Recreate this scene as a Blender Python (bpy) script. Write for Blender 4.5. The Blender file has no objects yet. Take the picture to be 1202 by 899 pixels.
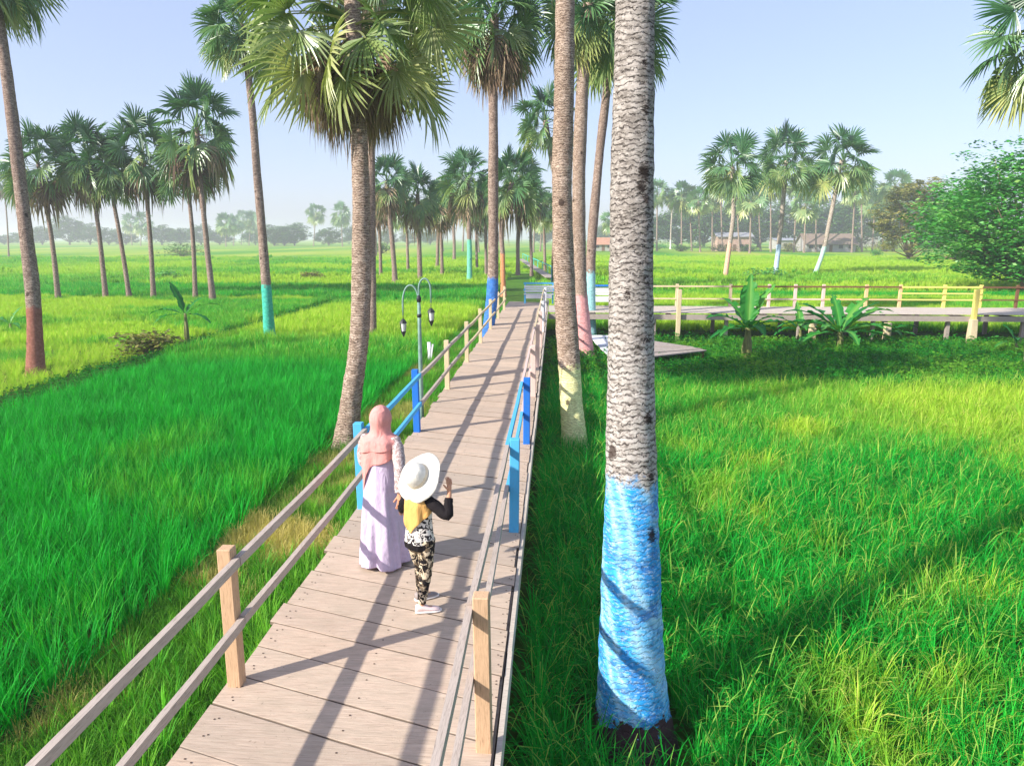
import bpy, bmesh, math, random
import numpy as np
from mathutils import Vector, Matrix, noise as mnoise

R_ = math.radians
SC = bpy.context.scene
COL = SC.collection
PI = math.pi

# ------------------------------------------------------------------ camera geometry (photo is 1202 x 899)
F, CX, CY = 850.0, 601.0, 449.5
PITCH = math.atan(170.0 / F)
YAW = R_(3.37)
CAMZ = 4.24
DECK = 1.20
cam_d = bpy.data.cameras.new('camera'); cam = bpy.data.objects.new('camera', cam_d); COL.objects.link(cam)
cam.location = (0, 0, CAMZ); cam.rotation_euler = (PI/2 - PITCH, 0, YAW)
cam_d.sensor_width = 36; cam_d.lens = F / 1202 * 36; cam_d.clip_end = 8000; cam_d.clip_start = 0.05
SC.camera = cam
FW = Vector((-math.sin(YAW)*math.cos(PITCH), math.cos(YAW)*math.cos(PITCH), -math.sin(PITCH)))
RT = Vector((math.cos(YAW), math.sin(YAW), 0))
UP = RT.cross(FW)
CAM = Vector((0, 0, CAMZ))
def ray(px, py): return FW + RT*((px-CX)/F) - UP*((py-CY)/F)
def at(px, py, z=0.0):
    d = ray(px, py); return CAM + d*((z-CAMZ)/d.z)
def pt(px, py, zc): return CAM + ray(px, py)*zc
def depth(p): return (Vector(p)-CAM).dot(FW)

# ------------------------------------------------------------------ mesh helpers
class MB:
    def __init__(s): s.v = []; s.f = []; s.m = []; s.sm = []
    def add(s, vs, fs, mi=0, smooth=False):
        b = len(s.v); s.v.extend([tuple(p) for p in vs])
        for f in fs: s.f.append(tuple(b+i for i in f)); s.m.append(mi); s.sm.append(smooth)
    def box(s, c, size, rot=None, mi=0, taper=1.0):
        hx, hy, hz = size[0]/2, size[1]/2, size[2]/2
        P = []
        for z, k in ((-hz, 1.0), (hz, taper)):
            for x, y in ((-hx,-hy),(hx,-hy),(hx,hy),(-hx,hy)):
                p = Vector((x*k, y*k, z))
                if rot is not None: p = rot @ p
                P.append(p + Vector(c))
        s.add(P, [(3,2,1,0),(4,5,6,7),(0,1,5,4),(1,2,6,5),(2,3,7,6),(3,0,4,7)], mi)
    def bar(s, a, b, w, h, mi=0, up=(0,0,1)):
        a, b = Vector(a), Vector(b); d = (b-a); L = d.length; d.normalize()
        u = Vector(up); x = d.cross(u)
        if x.length < 1e-4: x = d.cross(Vector((1,0,0)))
        x.normalize(); z = x.cross(d)
        M = Matrix((x, d, z)).transposed()
        s.box((a+b)/2, (w, L, h), M, mi)
    def tube(s, pts, rad, n=10, mi=0, cap=True, smooth=True, squash=None):
        pts = [Vector(p) for p in pts]; N = len(pts)
        if not hasattr(rad, '__len__'): rad = [rad]*N
        ref = None; V = []
        for i, p in enumerate(pts):
            d = (pts[min(i+1,N-1)]-pts[max(i-1,0)]).normalized()
            if ref is None: ref = Vector((1,0,0)) if abs(d.x) < .8 else Vector((0,1,0))
            x = (ref - d*ref.dot(d)).normalized(); ref = x; y = d.cross(x)
            for k in range(n):
                a = 2*PI*k/n
                V.append(p + x*(math.cos(a)*rad[i]) + y*(math.sin(a)*rad[i]*(squash or 1)))
        Fs = []
        for i in range(N-1):
            for k in range(n):
                k2 = (k+1) % n
                Fs.append((i*n+k, i*n+k2, (i+1)*n+k2, (i+1)*n+k))
        if cap: Fs.append(tuple(reversed(range(n)))); Fs.append(tuple((N-1)*n+k for k in range(n)))
        s.add(V, Fs, mi, smooth)
    def ball(s, c, r, n=12, m=8, mi=0):
        r = r if hasattr(r, '__len__') else (r, r, r); V = []; Fs = []
        for i in range(m+1):
            th = PI*i/m
            for k in range(n):
                a = 2*PI*k/n
                V.append((c[0]+r[0]*math.sin(th)*math.cos(a), c[1]+r[1]*math.sin(th)*math.sin(a), c[2]+r[2]*math.cos(th)))
        for i in range(m):
            for k in range(n):
                k2 = (k+1) % n; Fs.append((i*n+k, (i+1)*n+k, (i+1)*n+k2, i*n+k2))
        s.add(V, Fs, mi, True)
    def mesh(s, name, mats):
        me = bpy.data.meshes.new(name); me.from_pydata(s.v, [], s.f)
        for m in (mats if isinstance(mats, (list, tuple)) else [mats]): me.materials.append(m)
        me.polygons.foreach_set('material_index', s.m); me.polygons.foreach_set('use_smooth', s.sm)
        me.update(); return me
    def build(s, name, mats, parent=None, loc=(0,0,0)):
        return link(name, s.mesh(name, mats), parent, loc)
def link(name, me, parent=None, loc=(0,0,0), rz=0):
    o = bpy.data.objects.new(name, me); COL.objects.link(o); o.location = loc; o.rotation_euler.z = rz
    if parent is not None: o.parent = parent
    return o
def bevel(o, w=.006, seg=1):
    b = o.modifiers.new('bevel', 'BEVEL'); b.width = w; b.segments = seg; b.limit_method = 'ANGLE'; b.angle_limit = R_(40); return o
def tag(o, label=None, cat=None, group=None, kind=None):
    if label: o['label'] = label
    if cat: o['category'] = cat
    if group: o['group'] = group
    if kind: o['kind'] = kind
    return o
def empty(name, loc, label, cat, group=None, rz=0):
    o = bpy.data.objects.new(name, None); COL.objects.link(o); o.location = loc; o.rotation_euler.z = rz
    o.empty_display_size = .3
    return tag(o, label, cat, group)

# ------------------------------------------------------------------ materials
def srgb(r, g, b):
    f = lambda c: (c/255/12.92 if c/255 <= .04045 else ((c/255+.055)/1.055)**2.4)
    return (f(r), f(g), f(b), 1)
class NT:
    def __init__(s, name):
        s.mat = bpy.data.materials.new(name); s.mat.use_nodes = True; s.t = s.mat.node_tree
        s.n = s.t.nodes; s.l = s.t.links; s.n.clear()
        s.out = s.n.new('ShaderNodeOutputMaterial')
    def node(s, typ, ins=None, **kw):
        nd = s.n.new(typ)
        for k, v in kw.items(): setattr(nd, k, v)
        for k, v in (ins or {}).items(): s.put(nd.inputs[k], v)
        return nd
    def put(s, sock, v):
        if isinstance(v, bpy.types.NodeSocket): s.l.new(v, sock)
        elif isinstance(v, bpy.types.Node): s.l.new(v.outputs[0], sock)
        else: sock.default_value = v
    def obj(s): return s.node('ShaderNodeTexCoord').outputs['Object']
    def world(s): return s.node('ShaderNodeNewGeometry').outputs['Position']
    def mapping(s, v, scale=(1,1,1), loc=(0,0,0), rot=(0,0,0)):
        return s.node('ShaderNodeMapping', {'Vector': v, 'Scale': scale, 'Location': loc, 'Rotation': rot}).outputs[0]
    def noise(s, v, scale=5, detail=4, rough=.6, dist=0):
        return s.node('ShaderNodeTexNoise', {'Vector': v, 'Scale': scale, 'Detail': detail, 'Roughness': rough, 'Distortion': dist}).outputs['Fac']
    def ramp(s, fac, stops, interp='LINEAR'):
        nd = s.node('ShaderNodeValToRGB', {'Fac': fac}); cr = nd.color_ramp; cr.interpolation = interp
        while len(cr.elements) < len(stops): cr.elements.new(.5)
        for e, (p, c) in zip(cr.elements, stops):
            e.position = p; e.color = c if hasattr(c, '__len__') else (c, c, c, 1)
        return nd.outputs['Color']
    def math(s, op, a, b=0.0, c=None):
        nd = s.node('ShaderNodeMath', operation=op); s.put(nd.inputs[0], a); s.put(nd.inputs[1], b)
        if c is not None: s.put(nd.inputs[2], c)
        return nd.outputs[0]
    def mix(s, fac, a, b, typ='MIX'):
        nd = s.node('ShaderNodeMix', data_type='RGBA', blend_type=typ)
        s.put(nd.inputs['Factor'], fac); s.put(nd.inputs[6], a); s.put(nd.inputs[7], b)
        return nd.outputs[2]
    def sep(s, v): return s.node('ShaderNodeSeparateXYZ', {'Vector': v}).outputs
    def bump(s, h, strength=.5, dist=.01): return s.node('ShaderNodeBump', {'Height': h, 'Strength': strength, 'Distance': dist}).outputs[0]
    def finish(s, color, rough=.7, bump=None, trans=0.0, tcol=None, spec=.3):
        b = s.node('ShaderNodeBsdfPrincipled', {'Base Color': color, 'Roughness': rough, 'Specular IOR Level': spec})
        if bump is not None: s.put(b.inputs['Normal'], bump)
        o = b.outputs[0]
        if trans > 0:
            t = s.node('ShaderNodeBsdfTranslucent', {'Color': tcol if tcol is not None else color})
            m = s.node('ShaderNodeMixShader', {'Fac': trans}); s.put(m.inputs[1], b.outputs[0]); s.put(m.inputs[2], t.outputs[0]); o = m.outputs[0]
        s.l.new(o, s.out.inputs['Surface']); return s.mat

def simple(name, col, rough=.7, var=.15, scale=8, bump=.3, bdist=.004, spec=.3, stretch=(1,1,1)):
    t = NT(name); v = t.mapping(t.obj(), stretch); n = t.noise(v, scale, 5)
    lo = tuple(c*(1-var) for c in col[:3])+(1,); hi = tuple(min(1, c*(1+var)) for c in col[:3])+(1,)
    return t.finish(t.ramp(n, [(.3, lo), (.7, hi)]), rough, t.bump(n, bump, bdist), spec=spec)

def wood(name, base, dark, stretch=(1,1,14), plank=False, mix=None):
    """weathered wood: grain along the axis with the smallest stretch"""
    t = NT(name); v = t.obj()
    g = t.noise(t.mapping(v, stretch), 6, 6, .65, .6)
    big = t.noise(v, 2.3, 4)
    c = t.ramp(g, [(.25, dark), (.5, base), (.8, tuple(min(1, x*1.15) for x in base[:3])+(1,))])
    c = t.mix(t.ramp(big, [(.35, 0.0), (.7, .45)]), c, tuple(x*.72 for x in base[:3])+(1,))
    if mix is not None:   # worn paint over the wood
        w = t.noise(t.mapping(v, stretch), 9, 6, .7)
        c = t.mix(t.ramp(w, [(.30, 0.0), (.42, 1.0)]), c, mix)
    return t.finish(c, .8, t.bump(g, .35, .004), spec=.2)

M = {}
M['rail'] = wood('weathered_rail_wood', srgb(186,172,160), srgb(120,106,96), (30,2,30))
M['post'] = wood('post_wood', srgb(205,170,135), srgb(140,104,76), (30,30,2))
M['beam'] = wood('beam_wood', srgb(170,158,148), srgb(104,94,86), (2,2,24))
M['pale'] = wood('pale_post_paint', srgb(214,196,160), srgb(150,130,100), (30,30,2))
M['blue'] = wood('bright_blue_paint', srgb(150,140,130), srgb(90,85,80), (24,24,3), mix=srgb(84,176,224))
M['dblue'] = wood('deep_blue_paint', srgb(150,140,130), srgb(90,85,80), (24,24,3), mix=srgb(36,112,200))
M['yellow'] = wood('yellow_paint', srgb(180,150,90), srgb(120,90,50), (24,24,3), mix=srgb(226,210,118))
M['orange'] = wood('orange_paint', srgb(180,140,100), srgb(120,90,60), (24,24,3), mix=srgb(222,182,136))
M['pink'] = wood('pink_paint', srgb(190,160,150), srgb(130,100,90), (24,24,3), mix=srgb(218,188,178))
M['white'] = wood('white_paint', srgb(180,170,165), srgb(120,110,105), (24,24,3), mix=srgb(222,222,226))
M['brown'] = wood('dark_brown_wood', srgb(120,88,66), srgb(70,48,36), (24,3,24))
M['teal'] = simple('teal_paint', srgb(70,190,180), .6, .2, 12)

def deck_mat():
    t = NT('weathered_deck_board'); v = t.obj()
    rnd = t.node('ShaderNodeAttribute', attribute_name='board').outputs['Fac']
    off = t.node('ShaderNodeCombineXYZ', {'X': t.math('MULTIPLY', rnd, 37.0), 'Y': t.math('MULTIPLY', rnd, 11.0), 'Z': 0.0})
    vv = t.node('ShaderNodeVectorMath', {0: v, 1: off.outputs[0]}, operation='ADD').outputs[0]
    rv = t.mapping(vv, (1.6, 26, 6), rot=(0, 0, R_(18)))
    g = t.noise(rv, 3.2, 8, .7, .5); g2 = t.noise(t.mapping(vv, (1,3,1)), 4.5, 5, .65)
    c = t.ramp(g, [(.22, srgb(138,118,108)), (.45, srgb(196,172,160)), (.75, srgb(218,197,184))])
    tone = t.ramp(rnd, [(0, srgb(176,160,152)), (.35, srgb(214,190,176)), (.7, srgb(202,184,172)), (1, srgb(226,206,194))])
    c = t.mix(.62, c, tone, 'MULTIPLY')
    c = t.mix(t.ramp(g2, [(.40, 0.0), (.72, .5)]), c, srgb(150,130,116))
    sp = t.noise(vv, 38, 3, .6)
    c = t.mix(t.ramp(sp, [(.66, 0.0), (.74, .5)]), c, srgb(90,74,64))
    c = t.mix(1.0, c, (1.20, 1.36, 1.30, 1), 'MULTIPLY')
    ed = t.node('ShaderNodeAttribute', attribute_name='dirt').outputs['Fac']
    c = t.mix(t.ramp(t.math('ADD', ed, t.math('MULTIPLY', t.math('SUBTRACT', g2, .5), .5)), [(.40, 0.0), (1.0, .8)]), c, srgb(84,72,62))
    h = t.math('ADD', g, t.math('MULTIPLY', g2, .6))
    return t.finish(c, .8, t.bump(h, .6, .006), spec=.2)
M['deck'] = deck_mat(); M['nail'] = simple('rusty_nail', srgb(70,52,44), .8)

M['gdeck'] = wood('grey_walkway_board', srgb(200,188,174), srgb(128,114,102), (2,20,2))
def bark_mat(name, light, mid, dark, paint=None, ztop=0, zbot=0.12, pattern=None, scale=1.0, patch=.5, knots=(), knotty=False):
    t = NT(name); v = t.obj()
    dk2 = tuple(k*.55 for k in dark[:3])+(1,); hi = tuple(min(1, k*1.3) for k in light[:3])+(1,)
    warp = t.noise(t.mapping(v, (1,1,.5)), 3.1, 3)
    vz = t.node('ShaderNodeVectorMath', {0: v, 1: t.node('ShaderNodeCombineXYZ', {'X': 0.0, 'Y': 0.0, 'Z': t.math('MULTIPLY', warp, .16)}).outputs[0]}, operation='ADD').outputs[0]
    wave = t.node('ShaderNodeTexWave', {'Vector': vz, 'Scale': 6.2*scale, 'Distortion': 6.5, 'Detail': 3.0, 'Detail Scale': 2.6, 'Detail Roughness': .6}, bands_direction='Z').outputs['Fac']
    mott = t.noise(t.mapping(v, (1,1,1.5)), 9, 6, .72)
    fleck = t.noise(t.mapping(v, (1,1,3.4), (5,1,3)), 22, 5, .72)
    zone = t.noise(t.mapping(v, (.6,.6,.5), (2,8,1)), 2.2, 3)
    c = t.ramp(mott, [(.32, tuple(k*.75 for k in mid[:3])+(1,)), (.45, mid), (.58, light), (.74, hi)])
    c = t.mix(t.ramp(zone, [(.40, 0.0), (.62, patch)]), c, mid)
    ringm = t.math('MULTIPLY', t.ramp(wave, [(.04, .9), (.26, 0.0)]), t.ramp(fleck, [(.40, .15), (.52, 1.0)]))
    c = t.mix(ringm, c, dk2)
    c = t.mix(t.math('MULTIPLY', t.ramp(fleck, [(.585, 0.0), (.63, .85)]), t.ramp(zone, [(.35, .25), (.55, 1.0)])), c, dk2)
    fl2 = t.noise(t.mapping(v, (1,1,2.6), (1,9,7)), 21, 5, .7)
    c = t.mix(t.ramp(fl2, [(.56, 0.0), (.62, .8)]), c, hi)
    lich = mott
    if knots:    # pale lichen crust on the lower trunk of the big palm
        zz = t.math('ADD', t.sep(v)[2], t.math('MULTIPLY', t.math('SUBTRACT', zone, .5), 3.0))
        cr = t.math('MULTIPLY', t.ramp(t.math('DIVIDE', zz, 6.0), [(.5, .95), (.72, .12)]), t.ramp(t.noise(t.mapping(v, (1,1,1.9), (7,3,3)), 17, 5, .7), [(.44, 0.0), (.52, 1.0)]))
        c = t.mix(t.math('MULTIPLY', t.math('MULTIPLY', cr, .75), t.ramp(wave, [(.1, .15), (.3, 1.0)])), c, srgb(192,186,178))
        c = t.mix(t.math('MULTIPLY', t.ramp(fleck, [(.56, 0.0), (.60, .85)]), t.ramp(zone, [(.4, .2), (.6, 1.0)])), c, dk2)
    if paint is not None:
        z = t.sep(v)[2]
        e = t.math('ADD', z, t.math('MULTIPLY', t.math('SUBTRACT', t.noise(v, 6, 6, .7), .5), .75))
        m1 = t.ramp(t.math('SUBTRACT', ztop+.5, e), [(.45, 0.0), (.56, 1.0)]); m2 = t.math('GREATER_THAN', e, zbot)
        m = t.math('MULTIPLY', m1, m2)
        m = t.math('MULTIPLY', m, t.ramp(fleck, [(.57, .97), (.66, .35)]))
        m = t.math('MULTIPLY', m, t.ramp(wave, [(.0, .55), (.12, 1.0)]))
        pc = paint
        if pattern == 'swirl':
            sw = t.node('ShaderNodeTexWave', {'Vector': t.mapping(v, (1.2, .9, .62), rot=(0, R_(35), R_(20))), 'Scale': 1.05, 'Distortion': 4.5, 'Detail': 2.0, 'Detail Scale': 1.0}).outputs['Fac']
            pc = t.ramp(sw, [(0, srgb(36,150,220)), (.3, srgb(66,174,230)), (.5, srgb(126,196,236)), (.74, srgb(156,208,238)), (1, srgb(90,178,228))])
            pc = t.mix(t.ramp(t.noise(t.mapping(v, (1,1,1.6)), 4, 5), [(.52, 0.0), (.60, .75)]), pc, srgb(44,128,206))
            pc = t.mix(t.ramp(fl2, [(.52, 0.0), (.60, .55)]), pc, srgb(190,222,240))
            pc = t.mix(t.ramp(mott, [(.36, .5), (.46, 0.0)]), pc, srgb(40,96,160))
        else:
            lite = tuple(min(1, k*1.35+.03) for k in paint[:3])+(1,)
            pc = t.mix(t.ramp(mott, [(.40, 0.0), (.65, .8)]), tuple(k*.85 for k in paint[:3])+(1,), lite)
        c = t.mix(m, c, pc)
        c = t.mix(t.math('LESS_THAN', e, zbot), c, srgb(74,56,58))
    vo = t.node('ShaderNodeTexVoronoi', {'Vector': t.mapping(v, (1,1,.8)), 'Scale': 2.6}).outputs['Distance']
    kn = t.math('ADD', vo, t.math('MULTIPLY', t.math('SUBTRACT', fleck, .5), .3))
    kn = t.math('ADD', kn, t.ramp(t.noise(t.mapping(v, (1,1,1), (4,4,9)), 1.3, 1), [(.46, .3), (.56, 0.0)]))
    c = t.mix(t.ramp(kn, [(.10 if not knotty else .14, .9), (.15 if not knotty else .19, 0.0)]), c, srgb(66,54,48))
    for (kx, ky, kz, kr) in knots:
        dd = t.node('ShaderNodeVectorMath', {0: t.mapping(v, (1,1,.8)), 1: (kx, ky, kz*.8)}, operation='DISTANCE').outputs['Value']
        dd = t.math('ADD', dd, t.math('MULTIPLY', t.math('SUBTRACT', fleck, .5), .22))
        c = t.mix(t.ramp(t.math('DIVIDE', dd, kr), [(.6, .95), (1.1, 0.0)]), c, srgb(44,36,32))
    h = t.math('ADD', t.math('MULTIPLY', t.ramp(wave, [(0.0, 0.0), (.3, 1.0)]), .45), t.math('ADD', t.math('MULTIPLY', mott, .7), t.math('MULTIPLY', fleck, -.5)))
    return t.finish(c, .9, t.bump(h, .75, .022), spec=.1)

def leaf_mat(name, cols, trans=.35, rough=.55, spec=.4, scale=1.5):
    """cols: list of colours picked per leaf by the 'tone' attribute"""
    t = NT(name)
    a = t.node('ShaderNodeAttribute', attribute_name='tone').outputs['Fac']
    n = t.noise(t.obj(), scale, 3)
    f = t.math('ADD', a, t.math('MULTIPLY', t.math('SUBTRACT', n, .5), .35))
    c = t.ramp(f, [(i/(len(cols)-1), k) for i, k in enumerate(cols)])
    tc = t.mix(1.0, c, (1.1, 1.25, .6, 1), 'MULTIPLY')
    return t.finish(c, rough, None, trans, tc, spec)
M['palm_leaf'] = leaf_mat('palm_leaf', [srgb(44,92,50), srgb(70,118,72), srgb(106,146,92), srgb(156,172,106), srgb(196,190,120)], .22, .36, .7)
M['palm_leaf_near'] = leaf_mat('near_palm_leaf', [srgb(50,88,46), srgb(84,122,64), srgb(124,150,84), srgb(164,172,108), srgb(200,196,146)], .22, .36, .7)
M['dead_leaf'] = leaf_mat('dead_palm_leaf', [srgb(92,74,60), srgb(134,112,92), srgb(170,148,122), srgb(196,176,148)], .15, .75, .2)
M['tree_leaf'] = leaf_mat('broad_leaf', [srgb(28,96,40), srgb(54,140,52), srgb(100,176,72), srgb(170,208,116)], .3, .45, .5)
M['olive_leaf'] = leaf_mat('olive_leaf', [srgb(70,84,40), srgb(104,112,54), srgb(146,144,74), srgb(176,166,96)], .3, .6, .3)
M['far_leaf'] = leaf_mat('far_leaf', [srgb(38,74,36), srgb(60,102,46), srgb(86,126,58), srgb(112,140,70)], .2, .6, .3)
M['banana_leaf'] = leaf_mat('banana_leaf', [srgb(10,78,34), srgb(24,110,42), srgb(60,146,52), srgb(116,170,70)], .3, .5, .4)
M['banana_stem'] = simple('banana_stem', srgb(118,120,72), .7, .35, 9, stretch=(3,3,.6))
M['limb'] = simple('limb_bark', srgb(134,112,92), .85, .3, 9)
M['far_bark'] = simple('far_trunk_bark', srgb(112,98,88), .9, .3, 4, stretch=(2,2,9), bump=.6, bdist=.03)

def rice_mat(name, green, green2, ripe, trans=.38):
    """per-plant ripeness comes from the instance attribute 'tint'"""
    t = NT(name)
    tint = t.node('ShaderNodeAttribute', attribute_name='tint', attribute_type='INSTANCER').outputs['Fac']
    tone = t.node('ShaderNodeAttribute', attribute_name='tone').outputs['Fac']
    rnd = t.node('ShaderNodeObjectInfo').outputs['Random']
    g = t.mix(t.math('MULTIPLY_ADD', rnd, .5, t.math('MULTIPLY', tone, .5)), green, green2)
    f = t.math('ADD', tint, t.math('MULTIPLY', t.math('SUBTRACT', tone, .5), .35))
    c = t.mix(t.ramp(f, [(.1, 0.0), (.95, 1.0)]), g, ripe)
    tc = t.mix(1.0, c, (1.05, 1.2, .55, 1), 'MULTIPLY')
    return t.finish(c, .6, None, trans, tc, .12)
M['rice'] = rice_mat('rice_blade', srgb(0,108,34), srgb(46,206,66), srgb(172,208,62))
M['rice_dry'] = rice_mat('dry_grass_blade', srgb(50,120,34), srgb(110,170,50), srgb(206,190,116))
M['panicle'] = rice_mat('rice_panicle', srgb(90,180,70), srgb(180,204,92), srgb(206,208,100))
M['weed'] = rice_mat('weed_leaf', srgb(14,96,26), srgb(40,140,40), srgb(120,170,50))

def ground_mat():
    t = NT('paddy_ground'); v = t.world(); x, y, z = t.sep(v)
    big = t.noise(t.mapping(v, (.35,.06,1)), .12, 3, .5); n = t.noise(v, 1.6, 6, .7); f = t.noise(v, 14, 4)
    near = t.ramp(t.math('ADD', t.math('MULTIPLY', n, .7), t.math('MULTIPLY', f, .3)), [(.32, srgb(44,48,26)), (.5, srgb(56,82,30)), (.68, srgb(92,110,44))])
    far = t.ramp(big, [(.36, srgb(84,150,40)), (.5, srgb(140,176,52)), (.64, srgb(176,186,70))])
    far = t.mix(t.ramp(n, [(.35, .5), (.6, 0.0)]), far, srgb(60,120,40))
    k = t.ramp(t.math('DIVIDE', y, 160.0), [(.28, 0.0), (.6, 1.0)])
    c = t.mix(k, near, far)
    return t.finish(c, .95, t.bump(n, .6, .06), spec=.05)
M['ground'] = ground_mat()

# ------------------------------------------------------------------ ground
def ground():
    mb = MB(); S = 1500
    mb.add([(-S,-60,0),(S,-60,0),(S,2400,0),(-S,2400,0)], [(0,1,2,3)])
    tag(mb.build('ground', M['ground']), kind='structure')
ground()

# ------------------------------------------------------------------ main boardwalk
XL, XR, Y0, Y1 = -2.24, -0.345, -1.6, 35.2
def boards(mb_pts, name, mat, parent, rng, skew=-.33, x0=XL, x1=XR, y0=Y0, y1=Y1, z=DECK, wmin=.30, wmax=.46, along='x', notch=None):
    vs, fs, at_, eg, nails = [], [], [], [], []
    y = y0
    while y < y1:
        w = rng.uniform(wmin, wmax); g = rng.uniform(.005, .016)
        jl, jr = rng.uniform(-.025, .035), rng.uniform(-.012, .012)
        dz = rng.uniform(-.003, .003); tl = rng.uniform(-.002, .002)
        a, b = y+g/2, y+w-g/2
        xl, xr = x0-jl, x1+jr
        if notch and notch[0] < y < notch[1]: xl = notch[2]
        nsub = 6; top = []
        xs = [xl+(xr-xl)*i/nsub for i in range(nsub+1)]
        ys = [skew*(xx-(x0+x1)/2) for xx in xs]
        bb = len(vs); r = rng.random()
        for i, xx in enumerate(xs):
            wob = rng.uniform(-.0025, .0025)
            e1, e2 = rng.uniform(.004, .014), rng.uniform(.004, .014)
            for (yy, zz, ed) in ((a, -.003, 1), (a+e1, 0, 0), (b-e2, 0, 0), (b, -.003, 1), (b, -.03, 1), (a, -.03, 1)):
                vs.append((xx, yy+ys[i]+wob, z+dz+tl*(1 if yy > (a+b)/2 else -1)+zz)); eg.append(ed)
        for i in range(nsub):
            p, q = bb+i*6, bb+(i+1)*6
            fs += [(p+k, q+k, q+(k+1) % 6, p+(k+1) % 6) for k in range(6)]
        fs += [tuple(bb+k for k in range(6)), tuple(bb+nsub*6+k for k in reversed(range(6)))]
        at_ += [r]*(6*(nsub+1)); nails += [(a+w*.3, z+dz), (a+w*.7, z+dz)] if a < 16 else []; y += w
    if along == 'y': vs = [(v[1], v[0], v[2]) for v in vs]; fs = [tuple(reversed(f)) for f in fs]
    mi = [0]*len(fs)
    if along == 'x':
        yy0 = y0
        for (yc, zc_) in nails:
            for xx in (x0+.085, x0+.115, x1-.045, x1-.02, (x0+x1)/2):
                X_ = xx+rng.uniform(-.012,.012); Y_ = yc+skew*(xx-(x0+x1)/2)+rng.uniform(-.03,.03); b0 = len(vs)
                for k in range(6): vs.append((X_+.007*math.cos(k*PI/3), Y_+.007*math.sin(k*PI/3), zc_+.0035))
                fs.append(tuple(range(b0, b0+6))); mi.append(1); at_ += [0]*6; eg += [0]*6
    me = bpy.data.meshes.new(name); me.from_pydata(vs, [], fs); me.materials.append(mat); me.materials.append(M['nail']); me.polygons.foreach_set('material_index', mi)
    a_ = me.attributes.new('board', 'FLOAT', 'POINT'); a_.data.foreach_set('value', at_); me.attributes.new('dirt', 'FLOAT', 'POINT').data.foreach_set('value', eg)
    return link(name, me, parent)

rng = random.Random(5)
bw = empty('boardwalk', (-1.3, 16, 0), 'long raised boardwalk of wide weathered planks leading away between the rice paddies', 'boardwalk')
def child(mb, name, mats, parent):
    o = mb.build(name, mats); o.parent = parent; o.matrix_parent_inverse = Matrix.Identity(4)
    o.location = -Vector(parent.location); return o
dk = boards(None, 'deck', M['deck'], None, rng, notch=(24.6, 25.9, XL+.02)); dk.parent = bw; dk.location = -bw.location
for xx in (XL+.10, XR-.02):
    mb = MB(); y = Y0-.3
    while y < Y1:
        L = rng.uniform(3.2, 4.2); mb.box((xx+rng.uniform(-.008,.008), min(y+L/2, Y1), DECK-.03-.085), (.05, L-.02, .15)); y += L
    o = child(mb, 'side_beam', M['beam'], bw)
for i in range(19):
    mb = MB(); mb.box((-1.3, -1+i*2.0, DECK-.275), (1.75, .08, .12)); child(mb, 'cross_beam', M['brown'], bw)
for i in range(11):
    for xx in (XL+.2, XR-.12):
        mb = MB(); mb.box((xx, 1.1+i*3.25, (DECK-.345)/2-.05), (.11, .11, DECK-.24)); child(mb, 'support_post', M['beam'], bw)
mb = MB()      # outer skirt plank on the right edge
y = Y0
while y < Y1-.5:
    L = rng.uniform(3.0, 4.0); mb.box((XR+.034+rng.uniform(-.004,.004), y+L/2, DECK-.10), (.035, L-.004, .17)); y += L
child(mb, 'edge_board', M['gdeck'], bw)

POST_Y = [4.42+3.35*i for i in range(-2, 10)]
def railing(side, px, rx, label):
    r = empty('railing', (px, 16, DECK), label, 'railing', 'railings along the main boardwalk')
    rr = random.Random(7 if side == 'l' else 9)
    ys = POST_Y if side == 'l' else [y-.52-.015*i for i, y in enumerate(POST_Y)]
    for i, y in enumerate(ys):
        if i >= 11: continue
        blue = (side == 'l' and i in (3, 4)) or (side == 'r' and i in (3, 4))
        mat = M['post'] if i < 3 else (M['dblue'] if i == 4 else M['blue']) if blue else M['pale'] if side == 'l' else M['pink'] if i < 8 else M['white']
        w = .095 if not blue else .10
        mb = MB(); mb.box((px, y, DECK+.5-.14), (w, w, 1.02+.28), Matrix.Rotation(rr.uniform(-.012,.012), 3, 'Y') @ Matrix.Rotation(rr.uniform(-.012,.012), 3, 'X'))
        o = child(mb, 'post', mat, r); bevel(o, .006)
        if blue: o['label'] = 'deep blue painted post' if i == 4 else 'sky blue painted post'
    s = 1 if rx > px else -1
    off = .072*s
    for nm, z in (('top_rail', .915), ('mid_rail', .47)):
        for i in range(len(ys)-1):
            if i >= 10: continue
            a, b = ys[i], ys[i+1]
            blue = i == 3
            mat = M['blue'] if blue else M['rail'] if (side == 'l' and i < 6) or i < 3 else M['pale'] if side == 'l' else M['pink'] if i < 6 else M['pale']
            mb = MB(); za, zb = DECK+z+rr.uniform(-.012,.012), DECK+z+rr.uniform(-.012,.012)
            n = 5; pts = [(px+off+rr.uniform(-.004,.004), a+.006+(b-a-.012)*k/n, za+(zb-za)*k/n-.012*math.sin(PI*k/n)) for k in range(n+1)]
            for k in range(n): mb.bar(pts[k], Vector(pts[k+1])-Vector((0, .0006, 0)), .04, .064)
            o = child(mb, nm, mat, r)
            if blue: o['label'] = 'bright blue painted rail between two blue posts'
railing('l', XL+.06, XR, 'two rail wooden railing along the left edge of the boardwalk, beside the woman')
railing('r', XR-.055, XL, 'two rail wooden railing along the right edge of the boardwalk, beside the blue painted palm')

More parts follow.
